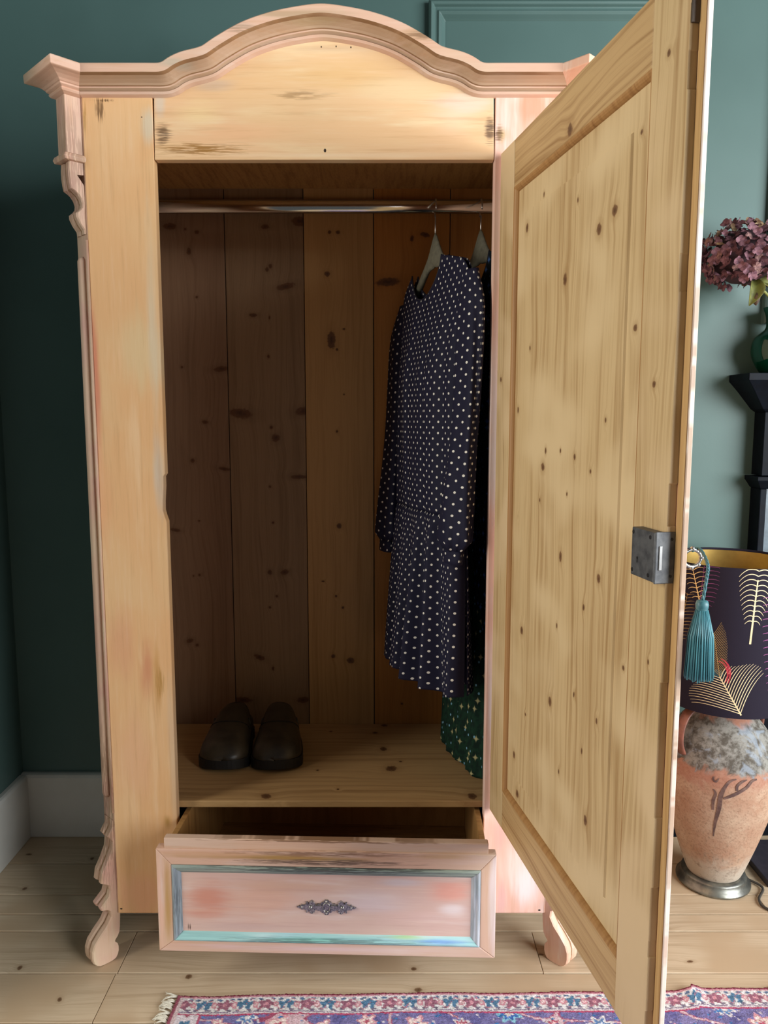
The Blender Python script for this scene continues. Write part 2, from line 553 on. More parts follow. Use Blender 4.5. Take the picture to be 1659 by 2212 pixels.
M_trimL = paint('worn_cream_paint_carving', 'xz', (212, 180, 154), (208, 162, 148), (214, 198, 166), seed=4.0, scale=2.2, amt=.8,
                scratches=[(lx(-.62), .35, .06, .3, 'b', (110, 80, 50), .6), (lx(-.62), 1.7, .06, .2, 'b', (120, 80, 60), .45)])
M_trimR = paint('worn_white_paint_carving', 'xz', (228, 182, 156), (232, 196, 172), (238, 224, 212), seed=14.0, scale=2.0, amt=.8)
M_trimLW = M_trimL
PINE_L, PINE_D = (200, 160, 104), (158, 112, 62)
M_pine_in = wood('inner_pine', 'xz', (186, 142, 84), (140, 96, 50), seed=3.0)
M_pine_side = wood('inner_pine_side', 'yz', (186, 142, 84), (140, 96, 50), seed=6.0)

X0, X1 = CX - 0.338, CX + 0.338          # opening
XO0, XO1 = CX - 0.4765, CX + 0.4765      # outer edges of the front
CH = 0.035                               # canted corner
ZB, ZH = 0.108, 1.718


def mir(x): return 2 * CX - x


# stiles: the left one has a splintered bite on its inner edge
zc0, zc1 = at_y(355, 1115, D).z, at_y(355, 1030, D).z
pl = [(XO0, ZB), (X0, ZB), (X0, zc0 - .012), (X0 - .004, zc0), (X0 - .007, zc0 + .012), (X0 - .0065, zc0 + .03), (X0 - .004, zc1 - .02), (X0 - .004, zc1), (X0, zc1 + .006), (X0, 1.87), (XO0, 1.87)]
MB().prism(pl, (0, D, 0), (1, 0, 0), (0, 0, 1), (0, 1, 0), 0, 0.024).build('stile', M_stileL, ward, bevel=0.0018)
pr = [(X1, ZB), (XO1, ZB), (XO1, 1.87), (X1, 1.87)]
MB().prism(pr, (0, D, 0), (1, 0, 0), (0, 0, 1), (0, 1, 0), 0, 0.024).build('stile', M_stileR, ward, bevel=0.0018)

# cornice path (bottom line of the moulding), left half mirrored
half = [(172, 205), (250, 205), (323, 205), (362, 204.5), (384, 198), (402, 186.5), (420, 179), (448, 172), (470, 163.5), (500, 143.5), (547, 117), (599, 98.5), (650, 87.5)]
ph = [(at_y(u, v, D - .006).x, at_y(u, v, D - .006).z) for u, v in half]
ph[0] = (XO0 + .0005, ph[0][1])
top = (CX, at_y(698, 82, D - .006).z)
pts = ph + [top] + [(mir(x), z) for x, z in reversed(ph)]
path = catmull([(x, 0, z) for x, z in pts], 7)
path = [(p.x, p.z) for p in path]
SEC = [(-.003, .000), (0, .009), (.004, .012), (.0055, .0095), (.009, .016), (.0115, .016), (.0125, .019), (.0155, .023), (.019, .032), (.0215, .042), (.0225, .049), (.0235, .052), (.038, .053), (.040, .051), (.040, -.03), (-.003, -.005)]


def cornice_section(i):
    x, z = path[i]
    a, b = path[max(i - 1, 0)], path[min(i + 1, len(path) - 1)]
    tx, tz = b[0] - a[0], b[1] - a[1]
    ln = math.hypot(tx, tz)
    if i in (0, len(path) - 1): tx, tz, ln = 1, 0, 1
    nx, nz = -tz / ln, tx / ln
    return [(x + nx * s, D - d, z + nz * s) for s, d in SEC]


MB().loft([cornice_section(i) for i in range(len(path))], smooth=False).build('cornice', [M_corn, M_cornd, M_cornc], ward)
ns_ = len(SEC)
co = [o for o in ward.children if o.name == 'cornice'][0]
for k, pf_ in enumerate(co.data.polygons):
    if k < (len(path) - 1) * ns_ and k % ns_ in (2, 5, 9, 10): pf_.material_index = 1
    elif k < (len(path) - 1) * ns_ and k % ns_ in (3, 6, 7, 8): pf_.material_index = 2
hp = [(X0 + .0012, ZH), (X1 - .0012, ZH)] + [(x, z + .012) for x, z in reversed(path) if X0 + .0012 < x < X1 - .0012]
MB().prism(hp, (0, D, 0), (1, 0, 0), (0, 0, 1), (0, 1, 0), 0.0004, 0.022).build('header_board', M_head, ward, bevel=0.0012)

# carcass
sides = []
for sgn in (0, 1):
    f = (lambda x: x) if sgn == 0 else mir
    m = MB().prism([(XO0 - CH, D + CH), (XO0 - CH + .018, D + CH), (XO0 - CH + .018, YB + .016), (XO0 - CH, YB + .016)] if sgn == 0 else
                   [(mir(XO0 - CH), D + CH), (mir(XO0 - CH + .018), D + CH), (mir(XO0 - CH + .018), YB + .016), (mir(XO0 - CH), YB + .016)],
                   (0, 0, 0), (1, 0, 0), (0, 1, 0), (0, 0, 1), ZB, 1.85)
    m.build('side_panel', M_trimL if sgn == 0 else M_trimR, ward, bevel=0.001)
    c = [(f(XO0), D), (f(XO0 - CH), D + CH), (f(XO0 - CH + .018), D + CH), (f(XO0), D + .0178)]
    MB().prism(c, (0, 0, 0), (1, 0, 0), (0, 1, 0), (0, 0, 1), ZB, 1.86).build('canted_corner', M_trimL if sgn == 0 else M_trimR, ward, bevel=0.001)
MB().box(XO0 - .012, XO1 + .012, D + .026, YB + .012, 1.795, 1.813).build('top_board', M_pine_in, ward)
MB().box(X0 - .0, X1 + .0, D + .0005, D + .0235, ZB, ZB + .02).build('bottom_rail', M_stileR, ward, bevel=0.001)
MB().box(XO0 - .012, XO1 + .012, D + .026, YB, ZB + .002, ZB + .012).build('bottom_board', M_pine_in, ward)

# back boards, each with its own knots
def kn(lst, y=YB):
    out = []
    for k in lst:
        u, v, ru, rv = k[:4]
        an = k[4] if len(k) > 4 else 0
        x, z = pxz(u, v, y)
        out.append((x, z, ru * y / 1661, rv * y / 1661, math.radians(an)))
    return out


b1 = [(367, 489, 15, 7), (400, 495, 3, 3), (425, 501, 5, 4), (408, 543, 5, 8), (425, 642, 3, 3), (393, 793, 3, 3), (478, 797, 17, 6, 6), (443, 912, 7, 4, -8), (416, 995, 5, 5), (485, 1013, 14, 4, -8),
      (379, 1145, 12, 4, -10), (418, 1244, 2, 2), (431, 1242, 3, 3), (410, 1384, 9, 5, 20), (426, 1393, 4, 4), (430, 1125, 3, 2)]
b2 = [(573, 490, 9, 5), (648, 478, 18, 10), (584, 575, 4, 5), (577, 582, 4, 5), (617, 619, 20, 7, 12), (547, 681, 9, 4), (582, 686, 2, 4), (580, 770, 3, 4), (520, 893, 26, 11, -8), (655, 888, 18, 9, 12), (586, 923, 4, 4),
      (596, 946, 9, 9), (645, 1030, 18, 5), (583, 1051, 3, 3), (590, 1129, 3, 3), (583, 1236, 5, 6), (615, 1236, 10, 6, 14), (598, 1288, 3, 3), (583, 1312, 3, 3), (561, 1420, 13, 6, -24), (590, 1444, 3, 5), (525, 1512, 20, 7, -4), (655, 1512, 14, 7, 6)]
b3 = [(712, 502, 4, 4), (730, 502, 5, 4), (707, 592, 6, 6), (716, 735, 9, 20), (728, 755, 3, 3), (743, 711, 3, 2), (743, 852, 2, 2), (728, 932, 3, 3), (733, 1136, 6, 6), (698, 1255, 4, 2), (726, 1287, 3, 3), (741, 1312, 3, 3), (720, 1417, 5, 5), (757, 1426, 9, 7, -20)]
b4 = [(838, 609, 26, 9, 4), (918, 507, 11, 5, -12), (890, 515, 4, 7), (960, 1505, 3, 4), (868, 1520, 3, 3)]
bx = [XO0 - CH + .0185, -.4135, -.2085, -.0270, .1715, XO1 + CH - .0185]
cols = [((140, 110, 84), (110, 82, 58)), ((144, 116, 86), (112, 86, 60)), ((182, 142, 90), (150, 110, 62)), ((182, 124, 58), (150, 96, 40)), ((180, 124, 62), (148, 94, 40))]
for i in range(5):
    M = wood('back_board_pine_%d' % i, 'xz', cols[i][0], cols[i][1], kn([b1, b2, b3, b4, []][i]), seed=i * 2.7, rough=0.6, rings=.35, fibre=.3, ringf=85)
    pr = 0.003 if i in (2,) else 0.0
    MB().box(bx[i] + .0008, bx[i + 1] - .0012, YB - pr, YB + .014, ZB, 1.85).build('back_board', M, ward, bevel=0.0012)

# shelf above the drawer
ZS = 0.3605
def knz(lst, z=ZS):
    out = []
    for k in lst:
        u, v, ru, rv = k[:4]
        p = at_z(u, v, z)
        out.append((p.y - WL.y, p.x - WL.x, rv * .0022, ru * .0011, math.radians(k[4] if len(k) > 4 else 0)))
    return out


M_shelf = wood('shelf_pine', 'yx', (186, 150, 102), (142, 106, 66), knz([(575, 1720, 12, 5, 30), (845, 1660, 13, 7, 10), (828, 1618, 8, 6), (810, 1583, 7, 3), (830, 1567, 9, 4), (686, 1664, 3, 2), (865, 1645, 4, 2), (730, 1705, 3, 2), (1020, 1720, 9, 7), (715, 1580, 4, 2)]),
               seed=8.0, rough=0.5, rings=.4)
MB().box(XO0 - CH + .019, XO1 + CH - .019, D + .026, YB - .004, ZS - .016, ZS).build('shelf', M_shelf, ward, bevel=0.002)

# hanging rail
nt = NT('dull_chrome'); M_chrome = nt.done(S(214, 212, 204), 0.18, 1.0)
YR, ZR = 1.83, at_y(700, 447, 1.83).z
M_dark = plain('dark_rail_socket', (34, 26, 20), 0.6)
m = MB()
ring = []
for x in (XO0 - CH + .019, XO1 + CH - .019):
    ring.append([(x, YR + .008 * math.cos(a), ZR + .013 * math.sin(a)) for a in np.linspace(0, 2 * math.pi, 24, endpoint=False)])
m.loft(ring)
m.build('hanging_rail', M_chrome, ward)
MB().box(XO0 - .012, XO1 + .012, YB - .014, YB - .0035, at_y(700, 462, YB).z, at_y(700, 434, YB).z).build('back_batten', wood('batten_pine', 'zx', (120, 92, 60), (92, 66, 40), seed=2.0), ward, bevel=0.001)

# canted corner carving: cap, block, collar, bracket, bead, leg
Q = math.sqrt(.5)


def corner(sgn):
    f = (lambda x: x) if sgn == 0 else mir
    Mid = Vector((XO0 - CH / 2, D + CH / 2, 0))
    dd, tt = Vector((-Q, -Q, 0)), Vector((-Q, Q, 0))

    def pt(p, t, z):
        q = Mid + dd * p + tt * t
        return Vector((f(q.x), q.y, z))

    def pz(u, v, t=.02):
        r = ray(u, v)
        k = r[0] / r[1]
        q = Mid + tt * t
        p = (k * q.y - q.x) / (dd.x - k * dd.y)
        y = q.y + dd.y * p
        return p, CAM_H + r[2] / r[1] * y

    mat = M_trimL if sgn == 0 else M_trimR
    zb = ph[0][1]
    # cap: stepped moulding round three sides of the block
    rings = []
    for s, d in SEC[:14]:
        o = d * .80
        rings.append([pt(-.012, -.021 - o * 1.3, zb + s), pt(.0325 + o * 1.12, -.021 - o * 1.3, zb + s), pt(.0325 + o * 1.12, .021 + o * .8, zb + s), pt(-.012, .021 + o * .8, zb + s)])
    MB().loft(rings, smooth=False).build('corner_cap', M_corn if sgn == 0 else M_trimR, ward, bevel=0.0012)
    zk = pz(141, 332, -.02)[1]
    MB().loft([[pt(-.004, -.02, z), pt(.0325, -.02, z), pt(.0325, .02, z), pt(-.004, .02, z)] for z in (zk, zb - .001)], smooth=False).build('corner_block', mat, ward, bevel=0.0018)
    rings = []
    for z, o in ((zk - .011, .001), (zk - .010, .006), (zk - .004, .0085), (zk + .002, .006), (zk + .004, .002)):
        rings.append([pt(-.003, -.02 - o, z), pt(.0325 + o, -.02 - o, z), pt(.0325 + o, .02 + o, z), pt(-.003, .02 + o, z)])
    MB().loft(rings, smooth=False).build('corner_collar', mat, ward, bevel=0.0008)

    def carve(name, front, back, w0=.02):
        outline = front + back
        rings = []
        for t, ins in ((-w0, .0022), (-w0 + .003, 0), (-w0 * .35, 0), (-w0 * .1, -.0026), (w0 * .1, -.0026), (w0 * .35, 0), (w0 - .003, 0), (w0, .0022)):
            ring = []
            for i, (p, z) in enumerate(outline):
                if i < len(front): p = max(p - (ins if ins > 0 else -ins), .0005)
                ring.append(pt(p, t, z))
            rings.append(ring)
        n = len(outline)
        m = MB()
        vs = [q for r in rings for q in r]
        fs = []
        for i in range(len(rings) - 1):
            for j in range(n):
                fs.append((i * n + j, i * n + (j + 1) % n, (i + 1) * n + (j + 1) % n, (i + 1) * n + j))
        fs += [tuple(range(n)), tuple((len(rings) - 1) * n + j for j in range(n))]
        m.add(vs, fs)
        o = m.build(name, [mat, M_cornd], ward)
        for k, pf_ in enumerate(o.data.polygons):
            if k // n == 3 and k < 7 * n and k % n < len(front) - 1: pf_.material_index = 1  # centre groove of the carving gets the painted crevice shade too
        return o

    up = [(133, 342), (130.5, 358), (130, 372), (131, 388), (133, 402), (136, 415), (143, 420), (151, 428), (157, 438), (160, 448), (159, 456), (154, 462), (147.5, 467), (148, 475), (155, 490), (164, 503), (171, 511), (180, 515)]
    fr = [pz(u, v) for u, v in up]
    fr = [(max(p, .003), z) for p, z in fr]
    bk = [(.0003, fr[-1][1] + .004), (.0003, fr[4][1] - .002), (.014, fr[3][1] + .004), (.0003, fr[3][1] + .006), (.0003, zk - .009)]
    fr[0] = (fr[0][0], zk - .009)
    carve('bracket', fr, bk)
    lo = [(238, 1754), (228, 1772), (215, 1794), (220, 1799), (225, 1804), (224, 1822), (214, 1850), (204, 1873), (201.5, 1894), (211, 1895), (219, 1898), (221, 1908), (218, 1922), (206, 1938), (200, 1946), (202, 1951), (213, 1949), (221, 1952), (223, 1964), (214, 1984), (199, 2006), (187, 2026), (182.5, 2042), (183, 2060), (190, 2076)]
    fr = [pz(u, v) for u, v in lo]
    fr = [(max(p, .002), max(z, 0.0)) for p, z in fr]
    fr[0] = (.002, fr[0][1])
    zt = fr[-1][1]
    fr = [q for q in fr if q[1] > .030] + [(.0612, .024), (.0590, .013), (.0540, .006), (.0470, .0016), (.0400, .0003)]
    # round heel of the scroll
    bk = [(.026, 0.0), (.016, .0004), (.008, .003), (.0035, .010), (.0012, .018), (.0012, .028), (.0035, .036), (.0085, .0415), (.0085, .0455), (.0020, .053), (-.002, .060), (-.004, .075), (-.006, ZB - .001), (.0003, ZB), (.0003, fr[0][1])]
    carve('leg', fr, bk, .021)
    # half-round bead with rounded ends on the canted face
    z1 = pz(180, 556, 0)[1]; z0 = pz(228, 1722, 0)[1]
    m = MB()
    rings = []
    for z, k in ((z0, .55), (z0 + .003, .8), (z0 + .008, 1), (z1 - .008, 1), (z1 - .003, .8), (z1, .55)):
        rings.append([pt(.0004 + .009 * k * math.sin(a), .004 + .0135 * k * math.cos(a), z) for a in np.linspace(0, math.pi, 9)])
    m.loft(rings)
    m.build('corner_bead', mat, ward)
    for t in (-.0225,):
        MB().loft([[pt(.0004 + .004 * math.sin(a), t + .0032 * math.cos(a), z) for a in np.linspace(0, math.pi, 7)] for z in (z0 - .03, z1 + .03)]).build('corner_fillet', mat, ward)


corner(0)
corner(1)

# ---------------------------------------------------------------- drawer (pulled out, slightly askew)
dl, dr = Vector((-.4690, 1.482, 0)), Vector((.2279, 1.459, 0))
wx = (dr - dl).normalized(); wy = Vector((-wx.y, wx.x, 0)); wz = Vector((0, 0, 1))
DW = (dr - dl).length
dang = math.atan2(wx.y, wx.x)


def dpx(u, v):
    """pixel -> (x, z) on the drawer front"""
    r = ray(u, v)
    k = r[0] / r[1]
    s = (dl.x - k * dl.y) / (k * wx.y - wx.x)
    y = dl.y + wx.y * s
    return s, CAM_H + r[2] / r[1] * y


def DP(u, v, ru, rv, c, s, swap=True):
    a, z = dpx(u, v)
    k = 1.47 / 1661
    return (z, a, rv * k, ru * k, 0, c, s)


M_dpan = paint('pink_paint_drawer_panel', 'zx', (206, 172, 160), (212, 184, 168), (222, 208, 202), seed=3.3, alt2=(184, 144, 134), patches=[
    DP(450, 1945, 75, 55, (198, 124, 100), .75), DP(560, 1950, 90, 60, (210, 164, 142), .7), DP(620, 1915, 160, 22, (200, 160, 136), .6),
    DP(800, 1950, 110, 40, (210, 192, 194), .7), DP(970, 1930, 60, 28, (216, 150, 132), .8), DP(900, 1985, 130, 20, (212, 178, 168), .7),
    DP(860, 1910, 60, 14, (196, 186, 190), .7), DP(980, 1970, 40, 20, (222, 210, 208), .7), DP(520, 2005, 130, 12, (196, 166, 158), .6)],
    scratches=[(dpx(408, 2005)[1], dpx(408, 2005)[0], .012, .006, 'a', (70, 40, 34), .9)])
M_dfr = paint('pink_ochre_paint_drawer_frame', 'zx', (206, 168, 146), (202, 178, 156), (214, 190, 182), seed=7.1, patches=[
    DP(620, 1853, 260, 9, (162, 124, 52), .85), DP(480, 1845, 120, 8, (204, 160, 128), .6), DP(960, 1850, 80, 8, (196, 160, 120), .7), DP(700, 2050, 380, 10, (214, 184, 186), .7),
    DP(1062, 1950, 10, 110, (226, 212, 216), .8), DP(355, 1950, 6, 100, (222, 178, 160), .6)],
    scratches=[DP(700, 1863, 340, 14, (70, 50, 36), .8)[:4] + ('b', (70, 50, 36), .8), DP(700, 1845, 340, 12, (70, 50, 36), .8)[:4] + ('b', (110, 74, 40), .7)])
M_dfrv = paint('pink_ochre_paint_drawer_upright', 'xz', (212, 172, 148), (206, 176, 150), (222, 204, 200), seed=2.2, patches=[
    (dpx(362, 1950)[0], .22, .010, .12, 0, (176, 138, 72), .8), (dpx(347, 1950)[0], .22, .006, .12, 0, (224, 180, 160), .7), (dpx(1062, 1990)[0], .2, .006, .05, 0, (190, 150, 80), .7), (dpx(1066, 1950)[0], .22, .01, .12, 0, (228, 214, 218), .6)])
M_dtop = paint('worn_pink_grey_paint_drawer_top', 'zx', (204, 176, 156), (214, 172, 142), (206, 196, 188), seed=5.5, scratches=[(.352, .35, .006, .4, 'b', (110, 74, 40), .8)])
M_dmo = paint('teal_blue_paint_moulding', 'zx', (132, 146, 138), (150, 160, 146), (180, 188, 186), seed=1.1, alt2=(84, 96, 92), streak=.7, scratches=[(.3, .35, .03, .4, 'b', (44, 44, 44), .8)])
M_dmob = paint('bright_turquoise_paint_moulding', 'zx', (150, 194, 192), (166, 200, 214), (206, 226, 226), seed=6.1, alt2=(96, 140, 140), streak=.7, patches=[
    DP(650, 2030, 120, 8, (120, 184, 168), .7), DP(880, 2026, 70, 6, (150, 190, 120), .8), DP(950, 2034, 80, 6, (120, 160, 214), .8)], scratches=[(.13, .35, .02, .4, 'b', (60, 60, 60), .6)])
M_dmov = paint('blue_violet_paint_moulding', 'xz', (142, 154, 160), (172, 174, 190), (222, 222, 226), seed=4.7, alt2=(84, 96, 108), streak=.8, scratches=[(.3, .2, .5, .15, 'b', (40, 40, 46), .7)])
M_dbox = wood('drawer_pine', 'yz', (170, 128, 76), (126, 88, 48), seed=1.0)

zf0, zf1, zt1 = .105, .332, .3535
drawer = MB()
# box: sides, back, bottom (local drawer coordinates: x along the front, y into the wardrobe)
bw0, bw1 = .0185, DW - .0185
for x in (bw0, bw1 - .012):
    drawer.box(x, x + .012, .022, .46, zf0 + .024, .3365)
drawer.box(bw0 + .012, bw1 - .012, .448, .46, zf0 + .024, .325)
drawer.box(bw0 + .012, bw1 - .012, .022, .448, zf0 + .03, zf0 + .038)
drw = drawer.build('drawer', M_dbox, ward, local=True, bevel=.001)
drw.location = dl - WL
drw.rotation_euler = (0, 0, dang)


def dsub(m, name, mat, bevel=0.0, **kw):
    return m.build(name, mat, drw, local=True, bevel=bevel, **kw)


dsub(MB().box(.0160, DW - .0160, .004, .022, zf1 - .02, zt1), 'top_edge', M_dtop, .0022)
FW = .0315
xi0, xi1, zi0, zi1 = FW, DW - FW, zf0 + .0245, zf1 - .0345
def mitre(pts, name, mat):
    dsub(MB().prism(pts, (0, 0, 0), (1, 0, 0), (0, 0, 1), (0, 1, 0), 0.0, .0225), name, mat, .0016)
mitre([(0, zf1), (DW, zf1), (xi1, zi1), (xi0, zi1)], 'frame_rail', M_dfr)
mitre([(0, zf0), (DW, zf0), (xi1, zi0), (xi0, zi0)], 'frame_rail', M_dfr)
mitre([(0, zf0), (xi0, zi0), (xi0, zi1), (0, zf1)], 'frame_stile', M_dfrv)
mitre([(DW, zf0), (xi1, zi0), (xi1, zi1), (DW, zf1)], 'frame_stile', M_dfrv)
MOP = [(0, -.001), (.003, -.0035), (.006, -.0035), (.0085, -.0005), (.0105, -.0005), (.013, .0002), (.016, .003), (.019, .005), (.019, .0135), (0, .0135)]
def mould(a, b, na, name, mat):
    ring = []
    for (c, sg) in ((a, 1), (b, -1)):
        r = []
        for o, y in MOP:
            along = Vector((b[0] - a[0], 0, b[1] - a[1])).normalized()
            p = Vector((c[0], y, c[1])) + Vector((na[0], 0, na[1])) * o + along * (o * sg)
            r.append(p)
        ring.append(r)
    dsub(MB().loft(ring, smooth=False), name, mat, .0007)
mould((xi0, zi1), (xi1, zi1), (0, -1), 'panel_moulding', M_dmo)
mould((xi0, zi0), (xi1, zi0), (0, 1), 'panel_moulding', M_dmob)
mould((xi0, zi0), (xi0, zi1), (1, 0), 'panel_moulding', M_dmov)
mould((xi1, zi0), (xi1, zi1), (-1, 0), 'panel_moulding', M_dmov)
dsub(MB().box(xi0 + .006, xi1 - .006, .0050, .020, zi0 + .006, zi1 - .006), 'panel', M_dpan)
# ornate pull plate
nt = NT('antique_pewter'); nz = nt.noise(nt.obj(), 300, 3)
M_pew = nt.done(nt.mix(nt.rng(nz, .35, .65), S(190, 186, 178), S(120, 120, 122)), .30, .85)
hc = dpx(705, 1962)
oz = [(825, 140), (785, 148), (765, 190), (722, 195), (690, 240), (640, 232), (610, 260), (578, 260), (545, 195), (505, 155), (450, 200), (430, 242), (402, 192), (368, 190), (382, 240), (340, 262), (310, 275), (275, 250), (255, 296), (215, 290), (165, 318)]
K = .1025 * 1.47 / 1661 * 1.03
q1 = [((x - 825) * K, (320 - z) * K) for x, z in oz]
outl = q1 + [(x, -z) for x, z in reversed(q1[:-1])]
outl = outl[:-1] + [(-x, -z) for x, z in q1[:-1]][0:] if False else q1 + [(x, -z) for x, z in q1[-2::-1]] + [(-x, -z) for x, z in q1[1:]] + [(-x, z) for x, z in q1[-2:0:-1]]
m = MB()
m.prism([(hc[0] + x, hc[1] + z) for x, z in outl], (0, 0, 0), (1, 0, 0), (0, 0, 1), (0, 1, 0), .0020, .0051)
for sx in (-1, 1):
    m.ball((hc[0] + sx * 350 * K, .0020, hc[1]), .0042, .0035, .0042)
    m.ball((hc[0] + sx * 545 * K, .0022, hc[1]), .0022, .002, .0022)
    for sz in (-1, 1):
        m.tube([(hc[0] + sx * (305 + 42 * math.cos(a)) * K, .0019, hc[1] + sz * (92 + 42 * math.sin(a)) * K) for a in np.linspace(0, 5.2, 12)], .0006, 6)
for sz in (-1, 1):
    m.ball((hc[0], .0017, hc[1] + sz * 140 * K), .0022, .002, .0022)
m.tube([(hc[0] + 78 * K * math.cos(a), .0011, hc[1] + 105 * K * math.sin(a)) for a in np.linspace(0, 2 * math.pi, 25)], .0014, 8)
for sx in (-1, 1):
    m.prism([(hc[0] + sx * x * K, hc[1] + z * K) for x, z in ((95, 62), (250, 50), (250, -50), (95, -62))], (0, 0, 0), (1, 0, 0), (0, 0, 1), (0, 1, 0), .0005, .0021)
dsub(m, 'handle', M_pew, .0005)

# ---------------------------------------------------------------- door (open about 100 degrees)
DO = Vector((.2297, 1.585, 0))
dth = math.radians(9.97)
es = Vector((math.sin(dth), -math.cos(dth), 0)); en = Vector((math.cos(dth), math.sin(dth), 0))


def sdoor(u, v, n=0.0):
    r = ray(u, v); k = r[0] / r[1]
    o = DO + en * n
    s = (k * o.y - o.x) / (es.x - k * es.y)
    y = o.y + es.y * s
    return s, CAM_H + r[2] / r[1] * y


def kd(lst, n=.008):
    out = []
    for k in lst:
        u, v, ru, rv = k[:4]
        s, z = sdoor(u, v, n)
        y = DO.y - .985 * s
        out.append((s, z, max(ru * y / 1661 * 1.9, .0022), rv * y / 1661 * .95, 0))
    return out


pk = [(1142, 492, 4, 10), (1298, 495, 6, 14), (1332, 455, 7, 13), (1224, 604, 5, 15), (1148, 752, 2, 6), (1119, 886, 2.5, 8), (1182, 973, 2.5, 8), (1176, 1009, 5, 10), (1214, 974, 2, 6), (1245, 987, 3, 8),
      (1312, 908, 2.5, 7), (1279, 1018, 2.5, 6), (1228, 1067, 2, 5), (1169, 1080, 2, 5), (1120, 1116, 2, 5), (1214, 1202, 4, 13), (1297, 1250, 5, 11), (1130, 1362, 4.5, 10), (1101, 1343, 2, 8), (1264, 1312, 3, 9),
      (1206, 1352, 2, 7), (1191, 1515, 4.5, 12), (1243, 1500, 2, 7), (1292, 1557, 2.5, 8), (1138, 1543, 2, 4), (1113, 1630, 4, 9), (1117, 1715, 5, 10), (1260, 1622, 2, 9), (1268, 1772, 4.5, 14), (1346, 1443, 3, 6),
      (1372, 708, 4, 9), (1210, 1666, 2, 7), (1175, 420, 2, 6), (1252, 432, 2, 6), (1386, 285, 3, 6)]
DL, DD = (206, 178, 132), (160, 124, 78)
M_dp = wood('door_panel_pine', 'xz', DL, DD, kd(pk), seed=1.7, rough=.5, rings=.55, fibre=.4, ringf=75, tone=(216, 190, 146), knotcol=(112, 76, 48))
M_ds1 = wood('door_stile_pine', 'xz', DL, DD, kd([(1413, 830, 4, 8), (1445, 114, 4, 8), (1082, 820, 3, 6), (1400, 1430, 2, 7)], 0), seed=4.4, rough=.5, rings=.6, ringf=120, tone=(216, 188, 146), knotcol=(112, 76, 48))
M_dr1 = wood('door_rail_pine', 'zx', (196, 162, 114), (152, 114, 70), [(z, s, b, a, 0) for s, z, a, b, _ in kd([(1231, 280, 7, 14)], 0)], seed=2.4, rough=.5, rings=.75, ringf=150, knotcol=(104, 66, 40))
M_mou = wood('door_moulding_pine', 'xz', (176, 132, 82), (140, 96, 54), seed=9.4, rough=.5)
M_lip = paint('cream_white_paint_door_edge', 'xz', (222, 206, 192), (226, 196, 182), (240, 236, 232), seed=2.0, scale=3, scratches=[(.69, 1.0, .02, .8, 'b', (150, 110, 70), .7)])
M_lipin = wood('door_lip_pine', 'xz', (204, 166, 112), (170, 126, 74), seed=3.9, rough=.5)
M_dout = paint('peach_paint_door_face', 'xz', PEACH, PINK, CREAM, seed=11.0)

zd0, zd1 = .3625, 1.7245
SW, RW = .080, .086
S1 = .668
lipn = .0115
lip_pts = [(-.006, zd0 - .006), (.684, zd0 - .006), (.684, zd1 + .006), (-.006, zd1 + .006)]
# outer skin (with the overlapping lip) is the door itself; everything else is carried by it
door = MB().box(-.006, .683, lipn + .0004, lipn + .0058, zd0 - .004, zd1 + .004).build('door', M_dout, ward, local=True, bevel=.002)
door.location = DO - WL
door.rotation_euler = (0, 0, math.atan2(es.y, es.x))


def dd_(m, name, mat, bevel=0.0, **kw):
    return m.build(name, mat, door, local=True, bevel=bevel, **kw)


dd_(MB().box(.0, SW, 0, lipn, zd0, zd1), 'stile', M_ds1, .002)
# free stile with a few chips out of its rebated edge
edge = [(S1, zd0)]
zz = zd0 + .03
rr = random.Random(5)
while zz < zd1 - .05:
    k = rr.choice([0, 0, .0008, .0016, .0022])
    edge += [(S1 - k, zz), (S1 - k, zz + rr.uniform(.02, .09))]
    zz = edge[-1][1] + .001
edge.append((S1, zd1))
dd_(MB().prism([(S1 - .0835, zd1), (S1 - .0835, zd0)] + edge, (0, 0, 0), (1, 0, 0), (0, 0, 1), (0, 1, 0), 0, lipn), 'stile', M_ds1, .0012)
dd_(MB().box(SW + .0006, S1 - .0841, 0.0003, lipn, zd1 - RW, zd1), 'rail', M_dr1, .002)
dd_(MB().box(SW + .0006, S1 - .0841, 0.0003, lipn, zd0, zd0 + .082), 'rail', M_dr1, .002)
# painted lip edge strip and bare inside of the lip
le = []
zz = zd0 - .003
dd_(MB().box(S1 + .0005, .6815, lipn - .0008, lipn + .0003, zd0 - .003, zd1 + .003), 'lip', M_lipin, .0004)
dd_(MB().box(.6817, .6842, lipn - .0004, lipn + .0066, zd0 - .004, zd1 + .004), 'lip_edge', M_lip, .0012)
# panel: flat border + raised field
pz0, pz1, ps0, ps1 = zd0 + .079, zd1 - RW + .003, SW - .003, S1 - .0835 + .003
m = MB()
bo = .0585
fld = [(ps0 + bo - .010, ps1 - bo, pz0 + bo, pz1 - bo)]
f0, f1, g0, g1 = fld[0]
NB_, NF_ = .0082, .0052
def rect(a0, a1, c0, c1, n): return [(a0, n, c0), (a1, n, c0), (a1, n, c1), (a0, n, c1)]
m.loft([rect(ps0, ps1, pz0, pz1, .0112), rect(ps0, ps1, pz0, pz1, NB_), rect(f0, f1, g0, g1, NB_), rect(f0 + .002, f1 - .002, g0 + .002, g1 - .002, NF_)], smooth=False)
dd_(m, 'panel', M_dp, 0)
